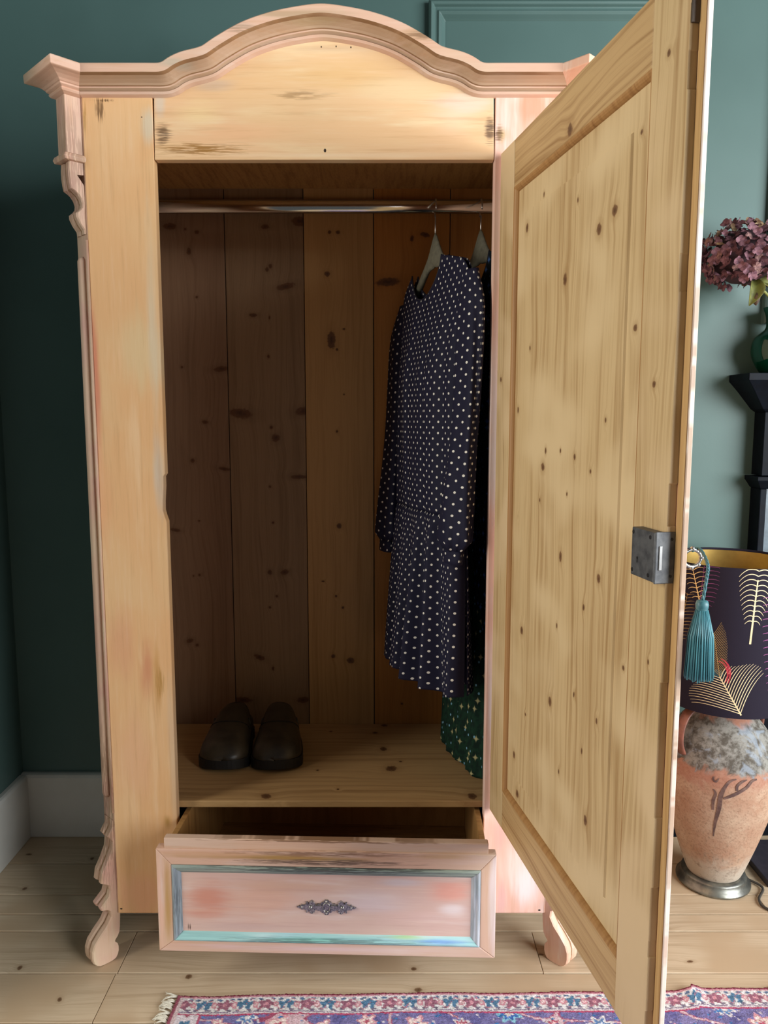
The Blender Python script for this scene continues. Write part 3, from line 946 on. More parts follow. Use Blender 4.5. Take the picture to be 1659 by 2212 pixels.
# thumb moulding round the panel
def thumb(a, b, inward, name='panel_moulding'):
    A, B = Vector((a[0], 0, a[1])), Vector((b[0], 0, b[1]))
    al = (B - A).normalized(); iw = Vector((inward[0], 0, inward[1]))
    prof = [(0, .0002), (.003, .0009), (.006, .0028), (.0082, .0058), (.009, .0085), (0, .0085)]
    rings = []
    for c, sg in ((A, 1), (B, -1)):
        rings.append([c + iw * o + al * (o * sg) + Vector((0, n, 0)) for o, n in prof])
    dd_(MB().loft(rings, smooth=False), name, M_mou, 0)
a0, a1, c0, c1 = SW, S1 - .0835, zd0 + .082, zd1 - RW
thumb((a0, c1), (a1, c1), (0, -1)); thumb((a0, c0), (a1, c0), (0, 1)); thumb((a0, c0), (a0, c1), (1, 0)); thumb((a1, c0), (a1, c1), (-1, 0))
# lock
M_lock = plain('grey_steel_lock', (104, 106, 108), .5, .55, var=.1, scale=60, rgb2=(76, 78, 82), bump=.1)
lz0, lz1 = 1.0085, 1.0705
m = MB()
m.box(.6090, .6660, -.0150, .0004, lz0, lz1)
m.box(.6660, .6690, -.0152, lipn - .0006, lz0 - .0012, lz1 + .0012)
dd_(m, 'lock', M_lock, .0012)
M_lockd = plain('dark_screw_steel', (58, 58, 60), .45, .7)
M_hole = plain('keyhole_black', (10, 9, 8), .9)
for (s_, z_) in ((.613, lz1 - .006), (.6555, lz1 - .007), (.613, lz0 + .007), (.6535, lz0 + .007)):
    m = MB(); m.prism([(.0026 * math.cos(a), .0026 * math.sin(a)) for a in np.linspace(0, 2 * math.pi, 14, endpoint=False)], (s_, 0, z_), (1, 0, 0), (0, 0, 1), (0, 1, 0), -.0156, -.0148)
    dd_(m, 'screw', M_lockd, .0003)
m = MB(); m.prism([(.0019 * math.cos(a), .0019 * math.sin(a)) for a in np.linspace(0, 2 * math.pi, 14, endpoint=False)] , (.625, 0, lz0 + .024), (1, 0, 0), (0, 0, 1), (0, 1, 0), -.01515, -.0149)
m.prism([(-.0011, -.006), (.0011, -.006), (.0011, 0), (-.0011, 0)], (.625, 0, lz0 + .024), (1, 0, 0), (0, 0, 1), (0, 1, 0), -.01515, -.0149)
dd_(m, 'keyhole', M_hole)
dd_(MB().box(.6689, .6704, -.0105, -.0065, lz0 + .016, lz0 + .046), 'bolt', plain('bright_bolt_steel', (150, 150, 150), .35, .8), .0004)
for z_ in (lz0 + .008, lz1 - .008):
    m = MB(); m.prism([(.0018 * math.cos(a), .0018 * math.sin(a)) for a in np.linspace(0, 2 * math.pi, 12, endpoint=False)], (.669, .006, z_), (0, 1, 0), (0, 0, 1), (1, 0, 0), -.0002, .0006)
    dd_(m, 'screw', M_lockd)

M_bolt2 = plain('tarnished_catch_steel', (96, 86, 78), .45, .6)
dd_(MB().box(.6665, .6698, .001, .0110, 1.652, 1.716), 'catch_plate', M_bolt2, .0006)

# ================================================================ RUG
RX0, RX1, RY1, RY0 = -.433, 1.40, 1.479, .30
ux = np.arange(RX0, RX1, .0026)
uy = np.concatenate([np.arange(RY1, 1.36, -.0021), np.arange(1.36, RY0, -.006)])
GX, GY = np.meshgrid(ux, uy)
A = GX - RX0            # along the long side
B = RY1 - GY            # in from the far edge
skew = .012 * (GX - RX0) - .0 * B
def fbm(a, b, sc, seed):
    r = np.random.default_rng(seed)
    out = np.zeros_like(a)
    for k in range(6):
        f = sc * (1.7 ** (k % 3)) * r.uniform(.7, 1.3)
        th = r.uniform(0, 6.28)
        out += np.sin((a * math.cos(th) + b * math.sin(th)) * f + r.uniform(0, 6.28))
    return out / 6
W1 = fbm(A, B, 160, 1) * .0022
W2 = fbm(A, B, 150, 2) * .0022
a_, b_ = A + W1, B + W2
c = np.zeros(GX.shape + (3,))
def put(mask, col):
    c[mask] = np.array(S(*col)[:3])
c[:] = np.array(S(118, 112, 158)[:3])
q = fbm(A, B, 60, 5)
put(q > .28, (102, 98, 148)); put(q < -.3, (134, 126, 170))
# field: arabesque vines and flowers
v1 = np.abs(np.sin(a_ * 24 + 2.2 * np.sin(b_ * 30)) - np.sin(b_ * 34 + 1.6 * np.sin(a_ * 15)))
put(v1 < .09, (206, 176, 184)); put((v1 > .09) & (v1 < .15), (160, 84, 110))
def flowers(n, seed, pal, r0, r1, ymin=.062):
    r = np.random.default_rng(seed)
    gx = np.arange(0, RX1 - RX0, .085); gy = np.arange(ymin + .02, RY1 - RY0, .085)
    for x in gx:
        for y in gy:
            px_, py_ = x + r.uniform(-.03, .03), y + r.uniform(-.025, .025)
            R = r.uniform(r0, r1)
            sub = (np.abs(A - px_) < R * 1.6) & (np.abs(B - py_) < R * 1.6)
            if not sub.any(): continue
            dx, dy = a_ - px_, b_ - py_
            rr_, th = np.hypot(dx, dy), np.arctan2(dy, dx)
            nn = r.integers(4, 8)
            lim = R * (1 + .28 * np.cos(nn * th + r.uniform(0, 6)))
            cs = pal[r.integers(0, len(pal))]
            put(sub & (rr_ < lim * 1.18), cs[0]); put(sub & (rr_ < lim * .86), cs[1]); put(sub & (rr_ < lim * .4), cs[2])
flowers(0, 11, [((214, 204, 206), (168, 84, 104), (226, 190, 190)), ((220, 214, 214), (96, 130, 176), (222, 220, 222)), ((206, 150, 160), (226, 206, 200), (180, 90, 110)), ((140, 190, 206), (70, 110, 176), (220, 210, 200))], .011, .022)
put((fbm(A, B, 210, 31) > .52) & (B > .06), (60, 120, 176)); put((fbm(A, B, 200, 32) > .55) & (B > .06), (206, 196, 204))
# border
bw = .046
bord = (B < .056)
put(bord, (216, 212, 212))
t = np.mod(a_, .085)
mid = .029
def blob(x0, y0, rx, ry, col, lob=0, ph=0):
    dx, dy = t - x0, b_ - y0
    rr_ = np.hypot(dx / rx, dy / ry); th = np.arctan2(dy, dx)
    put(bord & (rr_ < 1 + lob * np.cos(5 * th + ph)), col)
blob(.021, mid, .015, .012, (150, 100, 118), .22, .6); blob(.021, mid, .0045, .004, (204, 150, 160))
blob(.063, mid, .016, .012, (84, 120, 150), .24, 1.6); blob(.063, mid + .005, .003, .0045, (212, 216, 218))
for xx in (.042, .0845, 0.0):
    blob(xx, mid, .0065, .0085, (196, 140, 150)); blob(xx, mid, .0030, .0045, (218, 196, 196))
for xx in (.033, .05, .075, .009):
    blob(xx, mid - .0145, .0055, .003, (92, 110, 140)); blob(xx, mid + .0145, .0055, .003, (120, 110, 130))
vine = np.abs(b_ - mid - .0135 * np.sin(a_ * 2 * math.pi / .0425))
put(bord & (vine < .0011), (190, 120, 134))
for y0, y1, cl in ((0, .0055, (120, 44, 62)), (.0055, .0095, (196, 140, 152)), (.0095, .0115, (222, 214, 214)), (.048, .0500, (104, 84, 120)), (.050, .053, (206, 196, 200)), (.053, .057, (176, 74, 104))):
    put((B + W2 * .5 >= y0) & (B + W2 * .5 < y1), cl)
# short-side border (left end)
put((A < .010), (150, 84, 100)); put((A > .010) & (A < .016) & (B > .012), (206, 184, 186))
side = (A > .016) & (A < .060) & (B > .056)
put(side, (210, 200, 206))
t2 = np.mod(b_ + .02, .085)
for y0, col in ((.021, (84, 120, 150)), (.063, (158, 96, 112))):
    rr_ = np.hypot((t2 - y0) / .015, (a_ - .038) / .012); th = np.arctan2(a_ - .038, t2 - y0)
    put(side & (rr_ < 1 + .22 * np.cos(5 * th)), col)
put((A > .060) & (A < .065) & (B > .056), (176, 90, 116))
c *= (1 + .22 * rng.standard_normal(GX.shape)[..., None] * .6)
c = np.clip(c, .004, 1)
ZRG = .0075 + rng.normal(0, .0006, GX.shape) + .0022 * fbm(A, B, 22, 8)
rip = at_z(1495, 2150)
ZRG += .010 * np.exp(-((GX - rip.x) / .02) ** 2 - ((GY - rip.y) / .05) ** 2)
ZRG[0, :] = .003; ZRG[:, 0] = .003; ZRG[-1, :] = .003; ZRG[:, -1] = .003
GYd = GY + skew + .0016 * np.sin(GX * 21) + .0012 * np.sin(GX * 9 + 1) + np.where(GX > rip.x, .006, 0) * np.exp(-B / .2)
ny, nx = GX.shape
verts = np.stack([GX - .032 * (B / .6) , GYd, ZRG], -1).reshape(-1, 3)
ii = np.arange((ny - 1) * (nx - 1)); r_, c_ = ii // (nx - 1), ii % (nx - 1)
i0 = r_ * nx + c_
quads = np.stack([i0, i0 + nx, i0 + nx + 1, i0 + 1], -1)
me = bpy.data.meshes.new('rug')
me.vertices.add(len(verts)); me.vertices.foreach_set('co', verts.astype(np.float32).ravel())
me.loops.add(quads.size); me.loops.foreach_set('vertex_index', quads.astype(np.int32).ravel())
me.polygons.add(len(quads)); me.polygons.foreach_set('loop_start', (np.arange(len(quads)) * 4).astype(np.int32))
me.update(calc_edges=True)
at = me.color_attributes.new('dye', 'FLOAT_COLOR', 'POINT')
at.data.foreach_set('color', np.concatenate([c.reshape(-1, 3), np.ones((len(verts), 1))], 1).astype(np.float32).ravel())
nt = NT('wool_pile')
va = nt.n('ShaderNodeVertexColor'); va.layer_name = 'dye'
nz = nt.noise(nt.obj(), 420, 2)
nt.bump(nz, .6, .004)
nt.done(va.outputs[0], .95, spec=.1)
me.materials.append(nt.m)
rug = bpy.data.objects.new('rug', me); COL.objects.link(rug)
tag(rug, 'purple, red and cream patterned wool rug with white fringe on the floor', 'rug')
# fringe tufts at the left end
M_fr = plain('cream_cotton_fringe', (226, 222, 206), .9, var=.06, scale=200)
tufts = []
for k in range(4):
    rk = random.Random(k); m = MB()
    for j in range(9):
        a = rk.uniform(-.5, .5); ln = rk.uniform(.022, .034)
        m.tube([(0, rk.uniform(-.003, .003), .003), (-ln * .5, ln * .4 * math.sin(a), .006), (-ln * .85, ln * .75 * math.sin(a), .0035), (-ln, ln * math.sin(a) + rk.uniform(-.003, .003), .0016)], [.0012, .0013, .0010, .0006], 5)
    o = m.build('fringe_tuft', M_fr, None, local=True)
    tufts.append(o)
n = 0
for k in range(96):
    B0 = .004 + k * .0115
    o = tufts[k] if k < 4 else tufts[k % 4].copy()
    if k >= 4: COL.objects.link(o)
    o.parent = rug
    o.location = (RX0 - .032 * (B0 / .6) + .003, RY1 - B0, .001)
    o.rotation_euler = (0, 0, random.uniform(-.5, .35))

# ================================================================ CLOTHES, HANGERS
def cloth(name, kind):
    nt = NT(name)
    uv = nt.n('ShaderNodeUVMap').outputs[0]
    u, v, _ = nt.sep(uv)
    if kind == 'dots':
        base = nt.mix(nt.noise(uv, 300, 2), S(22, 22, 42), S(30, 30, 54))
        p, q_ = .0290, .0245
        ds = []
        for ou, ov in ((0, 0), (.5, .5)):
            du = nt.math('SUBTRACT', nt.math('FRACT', nt.math('ADD', nt.math('DIVIDE', u, p), ou)), .5)
            dv = nt.math('SUBTRACT', nt.math('FRACT', nt.math('ADD', nt.math('DIVIDE', v, q_), ov)), .5)
            du = nt.math('MULTIPLY', du, p); dv = nt.math('MULTIPLY', dv, q_)
            ds.append(nt.math('SQRT', nt.math('ADD', nt.math('MULTIPLY', du, du), nt.math('MULTIPLY', dv, dv))))
        dm = nt.math('MINIMUM', ds[0], ds[1])
        col = nt.mix(nt.rng(dm, .0029, .0023), base, S(236, 232, 220))
        return nt.done(col, .75, spec=.25)
    if kind == 'green':
        base = nt.mix(nt.rng(nt.noise(uv, 60, 3), .4, .6), S(22, 54, 38), S(16, 38, 30))
        specs = [(22, .0058, (186, 178, 130), 'MINKOWSKI', 0), (24, .0036, (120, 168, 190), 'EUCLIDEAN', 5.3)]
    else:
        base = nt.mix(nt.noise(uv, 60, 3), S(14, 22, 30), S(20, 32, 36))
        specs = [(30, .0062, (74, 108, 168), 'MINKOWSKI', 2.0), (22, .003, (80, 110, 120), 'EUCLIDEAN', 7.3)]
    col = base
    for sc, rr_, cc, met, off in specs:
        vo = nt.n('ShaderNodeTexVoronoi', distance=met, voronoi_dimensions='2D')
        mp = nt.n('ShaderNodeMapping'); nt.l(uv, mp.inputs[0]); mp.inputs['Location'].default_value = (off, off, 0)
        nt.l(mp.outputs[0], vo.inputs['Vector'])
        vo.inputs['Scale'].default_value = sc
        if met == 'MINKOWSKI': vo.inputs['Exponent'].default_value = .6
        vo.inputs['Randomness'].default_value = .8
        col = nt.mix(nt.rng(vo.outputs['Distance'], rr_ * sc * (2.2 if met == 'MINKOWSKI' else 1.0), rr_ * sc * .7), col, S(*cc))
    return nt.done(col, .8, spec=.2)


M_dots, M_green, M_navy = cloth('navy_polka_dot_crepe', 'dots'), cloth('green_floral_cotton', 'green'), cloth('navy_floral_cotton', 'navy')
PHI = math.radians(70)
M_bind = plain('navy_binding', (20, 20, 38), .7)


def garment(name, center, phi, zs, zhem, hw, mats, label, halfw=.195, skirt_w=.21, thick=.05, skirt_t=.075, folds=7, sleeves=True, waist=None, amp=.020, seed=1, hemdrop=0.0):
    """two-sided dress on a hanger: front and back sheets joined at the side seams"""
    e = Vector((math.cos(phi), -math.sin(phi), 0)); nrm = Vector((-math.sin(phi), -math.cos(phi), 0))
    C = Vector((center[0], center[1], 0))
    root = empty(name, (center[0], center[1], zhem), label, 'dress')
    zw = waist
    r = np.random.default_rng(seed)
    phs = r.uniform(0, 6.28, 6)
    neck, nc = .088, -.028
    NU, NV = 97, 110

    def sm(x): x = min(max(x, 0), 1); return x * x * (3 - 2 * x)

    def topz(u, front):
        x = abs(u * halfw - nc)
        tl_ = .11 * u * halfw
        if x > neck: return zs + tl_ + .052 * max(0, 1 - (x - neck) / (halfw - neck - nc * (1 if u > 0 else -1))) ** .9 - (.0 if abs(u) < .80 else .030 * ((abs(u) - .80) / .20) ** 2)
        d = .076 if front else .066
        return zs + tl_ + .052 - d * max(0, 1 - (x / neck) ** 2) ** .7

    def pos(u, z, front):
        k = sm((zs + .05 - z) / .30)
        below = max(0, zw - z)
        w = halfw * (1 - .12 * sm((zs - z) / .18)) if z > zw else 0
        wtop = halfw * .88
        if z <= zw: w = wtop + (skirt_w - wtop) * (below / (zw - zhem)) ** .8
        T = .010 + (thick - .010) * k
        if z < zw: T = thick + (skirt_t - thick) * (below / (zw - zhem)) ** .8
        prof = max(0, 1 - abs(u) ** 2.6) ** .5
        f = .0025 * k * (math.sin(u * 15 + phs[0]) + .6 * math.sin(u * 27 + phs[1] + z * 2))
        kk = (below / (zw - zhem)) if below else 0
        f += amp * (.25 + .75 * kk) * (1 if below else 0) * (math.sin(u * folds * 2.6 + phs[2] + .4 * math.sin(u * 5 + phs[3])) + .35 * math.sin(u * folds * 5.5 + phs[4])) * (.5 + .5 * prof) * sm(below / .03)
        f += .003 * sm((zs - z) / .3) * math.sin(u * 9 + z * 6 + phs[5])
        f -= .004 * math.exp(-((z - zw) / .006) ** 2)
        sg = 1 if front else -1
        q = C + e * (u * w) + nrm * (sg * (T * prof * (1 if front else .5) + .001) + f * (1 if front else .5))
        return Vector((q.x, q.y, z + (-hemdrop * u if z < zw else 0) * kk))

    for part in ('bodice', 'skirt'):
        m = MB()
        for front in (True, False):
            halves = ((-1, 0), (0, 1))
            for h0, h1 in halves:
                us = np.linspace(h0, h1, NU // 2 + 1)
                rows, uvs = [], []
                nv = NV if part == 'bodice' else 90
                for i in range(nv + 1):
                    row = []
                    for u in us:
                        zt = topz(u, front)
                        if part == 'bodice': z = zt + (zw - zt) * i / nv
                        else: z = zw + (zhem - zw) * i / nv + (.004 * math.sin(u * folds * 2.6 + phs[2]) * i / nv)
                        uu = u
                        q = pos(uu, z, front)
                        if front and part == 'bodice':
                            dz = zt - z
                            g = .0016 * sm((.085 - dz) / .05) * math.exp(-abs(u) / .03)
                            q += e * (g if h0 == 0 else -g)
                        row.append(q)
                        ww = (skirt_w * 1.75 if part == 'skirt' else halfw * 1.12)
                        uvs.append((u * ww + (0 if front else 3.3), z))
                    rows.append(row)
                m.loft(rows, closed=False, uvs=uvs)
        m.build(part, mats, root, uv=True, solid=.0010, fix=False)
    # neck binding
    m = MB()
    for fr_ in (True, False):
        m.tube([pos(s_, topz(s_, fr_), fr_) + Vector((0, 0, .001)) for s_ in np.linspace((nc - neck) / halfw, (nc + neck) / halfw, 25)], .0020, 6)
    m.build('neck_binding', M_bind, root)
    if sleeves:
        for sg, ctrl, tw in sleeves:
            cl = catmull(ctrl, 8)
            rings, uvs = [], []
            N = 40
            L = 0
            for i, p in enumerate(cl):
                f = i / (len(cl) - 1)
                if i: L += (cl[i] - cl[i - 1]).length
                ra = (.030 + .020 * sm(f * 4)) * (1 + .15 * sm((f - .55) / .3)) * (1 - .42 * sm((f - .93) / .07))
                rb = ra * (.38 + .12 * sm((f - .5) / .4))
                ring = []
                for j in range(N):
                    a = 2 * math.pi * j / N
                    wr = 1 + .10 * math.sin(5 * a + f * 7 + sg) * sm(f * 3) + .10 * math.sin(11 * a + sg) * sm((f - .8) / .2)
                    ring.append(p + e * (ra * math.cos(a) * wr) + nrm * (rb * math.sin(a) * wr))
                    uvs.append((a / 6.283 * .20 + 7 + sg, p.z))
                rings.append(ring)
            m = MB(); m.loft(rings, uvs=uvs)
            m.build('sleeve', mats, root, uv=True, fix=True)
            # cuff
            p, d_ = cl[-1], (cl[-1] - cl[-3]).normalized()
            rings, uvs = [], []
            for i, (q_, k) in enumerate(((-.002, .95), (.004, 1.02), (.020, 1.0), (.028, .98), (.0285, .90))):
                ring = []
                for j in range(N):
                    a = 2 * math.pi * j / N
                    ring.append(p + d_ * q_ + e * (.036 * k * math.cos(a)) + nrm * (.017 * k * math.sin(a)))
                    uvs.append((a / 6.283 * .18 + 9 + sg, p.z - q_))
                rings.append(ring)
            MB().loft(rings, uvs=uvs).build('cuff', mats, root, uv=True)
    return root


HX, ZSH = .118, 1.512
e0 = Vector((math.cos(PHI), -math.sin(PHI), 0)); n0 = Vector((-math.sin(PHI), -math.cos(PHI), 0))
c0_ = Vector((HX, YR, 0))
far = c0_ - e0 * .185 + Vector((0, 0, ZSH - .02)); near = c0_ + e0 * .185 + Vector((0, 0, ZSH + .004))
fs = [far, far - e0 * .028 + n0 * .004 + Vector((0, 0, -.09)), far - e0 * .022 + n0 * .016 + Vector((0, 0, -.28)), far - e0 * .012 + n0 * .034 + Vector((0, 0, -.48)), far - e0 * .006 + n0 * .046 + Vector((0, 0, -.600))]
ns = [near, near + e0 * .012 + n0 * .004 + Vector((0, 0, -.09)), near + e0 * .012 + n0 * .014 + Vector((0, 0, -.28)), near + e0 * .006 + n0 * .026 + Vector((0, 0, -.46)), near + e0 * .004 + n0 * .034 + Vector((0, 0, -.590))]
garment('polka_dot_dress', (HX, YR), PHI, ZSH, .595, .2, M_dots, 'navy dress with small white polka dots and long sleeves on a hanger inside the wardrobe', sleeves=[(-1, fs, 0), (1, ns, 0)], waist=.995, seed=3, skirt_w=.205, folds=6)
garment('navy_floral_dress', (.224, YR), PHI, 1.520, .505, .2, M_navy, 'dark navy floral dress hanging behind the polka dot dress, mostly hidden by the door', sleeves=None, waist=1.02, seed=8, thick=.022, skirt_t=.030, amp=.006, skirt_w=.19, halfw=.19)
garment('green_floral_skirt', (.226, YR), PHI, 1.30, .366, .2, M_green, 'long dark green floral dress reaching the shelf below the polka dot hem', sleeves=None, waist=.98, seed=12, thick=.016, skirt_t=.044, amp=.005, skirt_w=.165, halfw=.16)

nt = NT('brushed_hook_steel'); M_hook = nt.done(S(190, 188, 184), .3, 1.0)
M_hang = plain('grey_green_painted_wood', (118, 116, 98), .55, var=.08, scale=80, rgb2=(100, 98, 84))
def hanger(cx_, phi, ztop, label):
    C = Vector((cx_, YR, 0)); e = Vector((math.cos(phi), -math.sin(phi), 0)); nn = Vector((-math.sin(phi), -math.cos(phi), 0))
    root = empty('coat_hanger', (cx_, YR, ztop - .09), label, 'hanger', 'coat hangers on the wardrobe rail')
    zn = ztop + .100       # top of the wooden neck
    rings = []
    for s_ in np.linspace(-.178, .178, 41):
        x = abs(s_)
        drop = .112 * (x / .178) ** 1.05
        zc = zn - .030 - drop
        hgt = .012 + .030 * math.exp(-(x / .026) ** 2) + .008 * (1 - x / .178)
        th = .0058 + .004 * (x / .178)
        bow = -.012 * (x / .178) ** 2
        rings.append([C + e * s_ + nn * (bow + th * math.cos(a)) + Vector((0, 0, zc + hgt * math.sin(a) * (1.0 if math.sin(a) > 0 else .55))) for a in np.linspace(0, 2 * math.pi, 14, endpoint=False)])
    MB().loft(rings).build('hanger_body', M_hang, root)
    pts = [C + Vector((0, 0, zn + .006)), C + Vector((0, 0, zn + .03))]
    zr = ZR + .0145
    R = .0215
    pts += [C + Vector((0, 0, zr - .034))]
    for a in np.linspace(-.6, math.pi * 1.08, 18):
        pts.append(C + Vector((0, R * math.cos(a) - R * math.cos(-.6) * .9 * 0 + 0, zr - R + .0018 + R * math.sin(a))))
    MB().tube(pts, .0017, 8).build('hook', M_hook, root)
    return root


hanger(HX, PHI, ZSH, 'grey wooden coat hanger holding the polka dot dress')
hanger(.222, PHI, 1.520, 'grey wooden coat hanger nearest the door, holding the navy floral dress')

# ================================================================ CLOGS
M_leather = plain('dark_olive_leather', (66, 58, 44), .38, var=.1, scale=24, rgb2=(48, 42, 33), bump=.08)
M_sole = plain('black_rubber_sole', (20, 21, 22), .55, var=.08, scale=60)
M_linin = plain('dark_clog_lining', (18, 17, 16), .85)
def clog(heel, toe, mirror, label):
    heel, toe = Vector(heel), Vector(toe)
    ax = (toe - heel).normalized(); L = (toe - heel).length
    sd = Vector((-ax.y, ax.x, 0)) * (-1 if mirror else 1)
    root = empty('clog', (heel + toe) / 2, label, 'shoe', 'pair of clogs on the wardrobe shelf')

    def width(f):   # f 0 heel .. 1 toe ; (inner, outer)
        base = .0395 + .015 * math.sin(max(0, min(1, (f - .25) / .75)) * math.pi * .62) + .006 * (f > .0)
        if f < .18: base *= math.sqrt(max(0.0, 1 - ((.18 - f) / .18) ** 2)) * .98 + .02
        if f > .80: base *= math.sqrt(max(0.0, 1 - ((f - .80) / .20) ** 2)) * .98 + .02
        off = .006 * math.sin(f * math.pi) + .006 * max(0, f - .6)
        return base + off, base - off
    N, M_ = 30, 28
    fsx = [0.0] + [.5 - .5 * math.cos(math.pi * i / M_) for i in range(1, M_)] + [1.0]

    def ring_sole(f, grow, z0, z1):
        a, b = width(f)
        p = heel + ax * (f * L)
        lift = .010 * max(0, (f - .75) / .25) ** 2
        return [p + sd * (-(a + grow)) + Vector((0, 0, z0 + lift)), p + sd * (b + grow) + Vector((0, 0, z0 + lift)), p + sd * (b + grow) + Vector((0, 0, z1 + lift * .6)), p + sd * (-(a + grow)) + Vector((0, 0, z1 + lift * .6))]
    MB().loft([ring_sole(f, .003, 0.0, .026) for f in fsx], smooth=False).build('sole', M_sole, root, bevel=.004, segs=3)

    def htop(f):    # upper height
        if f < .80: h = .026 + .034 * max(0, 1 - abs(f - .34) / .55) ** .8 + .008
        else: h = .026 + .034 * (1 - .46 / .55) ** .8 + .008
        k = max(0, (f - .72) / .28)
        return h * (1 - k ** 2.4) + .004
    rings = []
    for f in [.27 + .73 * (i / 30) ** .9 for i in range(31)]:
        a, b = width(f); p = heel + ax * (f * L); H = htop(f); lift = .006 * max(0, (f - .75) / .25) ** 2
        ring = []
        for j in range(N + 1):
            t = math.pi * j / N
            x = math.cos(t); y = math.sin(t)
            x = math.copysign(abs(x) ** .72, x); y = y ** .85
            front_tilt = 0
            ring.append(p + sd * (b * x if x > 0 else a * x) + ax * (.035 * (y ** 2) * (1 if f < .5 else 0) * max(0, (.5 - f) / .2) * -1) + Vector((0, 0, .025 + lift + H * y)))
        rings.append(ring)
    MB().loft(rings, closed=False).build('upper', M_leather, root, solid=.003)
    # low counter round the open heel
    out = [(f, -1) for f in np.linspace(.36, .02, 12)] + [(0.0, 0)] + [(f, 1) for f in np.linspace(.02, .36, 12)]
    rows = []
    for i, (f, sg_) in enumerate(out):
        a, b = width(max(f, .004)); p = heel + ax * (f * L)
        hh = .030 + .020 * (f / .36) ** 1.5
        q = p + sd * (b if sg_ > 0 else (-a if sg_ < 0 else 0))
        inn = -sd * (.004 * sg_) + ax * (.004 * (1 - f / .36))
        rows.append([q + Vector((0, 0, .024)), q + Vector((0, 0, .024 + hh * .6)), q + inn + Vector((0, 0, .024 + hh))])
    MB().loft(rows, closed=False).build('heel_counter', M_leather, root, solid=.003)
    # heel rim and insole
    rings = []
    for f in [0.0, .02, .05, .1, .16, .22, .28, .34, .40]:
        a, b = width(f); p = heel + ax * (f * L)
        rings.append([p + sd * (-a * .98) + Vector((0, 0, .024)), p + sd * (b * .98) + Vector((0, 0, .024)), p + sd * (b * .90) + Vector((0, 0, .031)), p + sd * (-a * .90) + Vector((0, 0, .031))])
    MB().loft(rings, smooth=False).build('insole', M_linin, root, bevel=.002)
    # stitched seam over the instep
    m = MB()
    for dz in (0,):
        pts = []
        for t in np.linspace(.12, .88, 24):
            f = .40 + .16 * math.sin(math.pi * t)
            a, b = width(f); p = heel + ax * (f * L); H = htop(f)
            th = math.pi * t; x = math.cos(th); y = math.sin(th)
            x = math.copysign(abs(x) ** .72, x); y = y ** .85
            pts.append(p + sd * (b * x if x > 0 else a * x) + Vector((0, 0, .0258 + H * y)))
        m.tube(pts, .0009, 5)
    m.build('seam', M_linin, root)
    return root


zz = ZS + .0004
tl = at_z(493, 1666, ZS); tr = at_z(588, 1666, ZS)
clog((-.392, 2.010, zz), (tl.x - .010, tl.y - .014, zz), False, 'left dark olive leather clog of the pair on the shelf, farther from the dresses')
clog((-.284, 2.010, zz), (tr.x + .006, tr.y - .014, zz), True, 'right dark olive leather clog of the pair on the shelf, nearer the dresses')

# ================================================================ FIREPLACE, VASE, HYDRANGEA
fp = empty('fireplace_surround', (1.3, WALL_Y - .05, 0), 'blue-black painted mantelpiece with chipped edges at the right edge, behind the lamp', 'fireplace')
pf = at_y(1626, 960, WALL_Y).x
FX1 = 2.45
mt = at_y(1600, 806, WALL_Y - .10).z
prof = [(0, 0), (.0, .016), (.006, .020), (.010, .028), (.020, .050), (.032, .066), (.044, .080)]
# mantel shelf with a hollow moulding under it, swept round the left end
rings = []
shx = at_y(1575, 812, WALL_Y).x
ov = pf - shx
for k, dz in ((1.0, 0), (1.0, -.018), (.90, -.026), (.66, -.046), (.40, -.070), (.16, -.092), (.0, -.100)):
    x = pf - ov * k
    y = WALL_Y - .062 - .055 * k
    rings.append([(x, WALL_Y - .0005, mt + dz), (x, y, mt + dz), (FX1, y, mt + dz), (FX1, WALL_Y - .0005, mt + dz)])
MB().loft(rings, smooth=False).build('mantel_shelf', M_black, fp, bevel=.0012)
zm = at_y(1615, 1030, WALL_Y - .07).z
MB().box(pf, FX1, WALL_Y - .060, WALL_Y - .0005, zm + .002, mt - .100).build('frieze', M_black, fp, bevel=.0012)
rings = []
for k, dz in ((.018, 0), (.018, -.010), (.012, -.018), (.004, -.030), (0, -.034)):
    rings.append([(pf - k, WALL_Y - .0005, zm + dz), (pf - k, WALL_Y - .060 - k, zm + dz), (FX1, WALL_Y - .060 - k, zm + dz), (FX1, WALL_Y - .0005, zm + dz)])
MB().loft(rings, smooth=False).build('frieze_moulding', M_black, fp, bevel=.0008)
px1 = at_y(1654, 1120, WALL_Y - .06).x
MB().box(pf, px1, WALL_Y - .058, WALL_Y - .0005, .0, zm - .034).build('pilaster', M_black, fp, bevel=.0025)
MB().box(px1, px1 + .03, WALL_Y - .030, WALL_Y - .0005, .0, zm - .034).build('inner_jamb', plain('pale_highlight_jamb', (96, 112, 122), .3), fp, bevel=.0015)  # paler than the black mantel: this edge's highlight is put into its colour
MB().box(px1 + .03, FX1, WALL_Y - .014, WALL_Y - .0005, .0, zm - .034).build('insert', M_black, fp)
hearth = MB().box(.995, 2.3, 1.86, WALL_Y - .065, 0.0005, .018).build('hearth_slab', plain('dark_slate', (52, 48, 56), .5, rgb2=(40, 38, 46)), fp, bevel=.002)

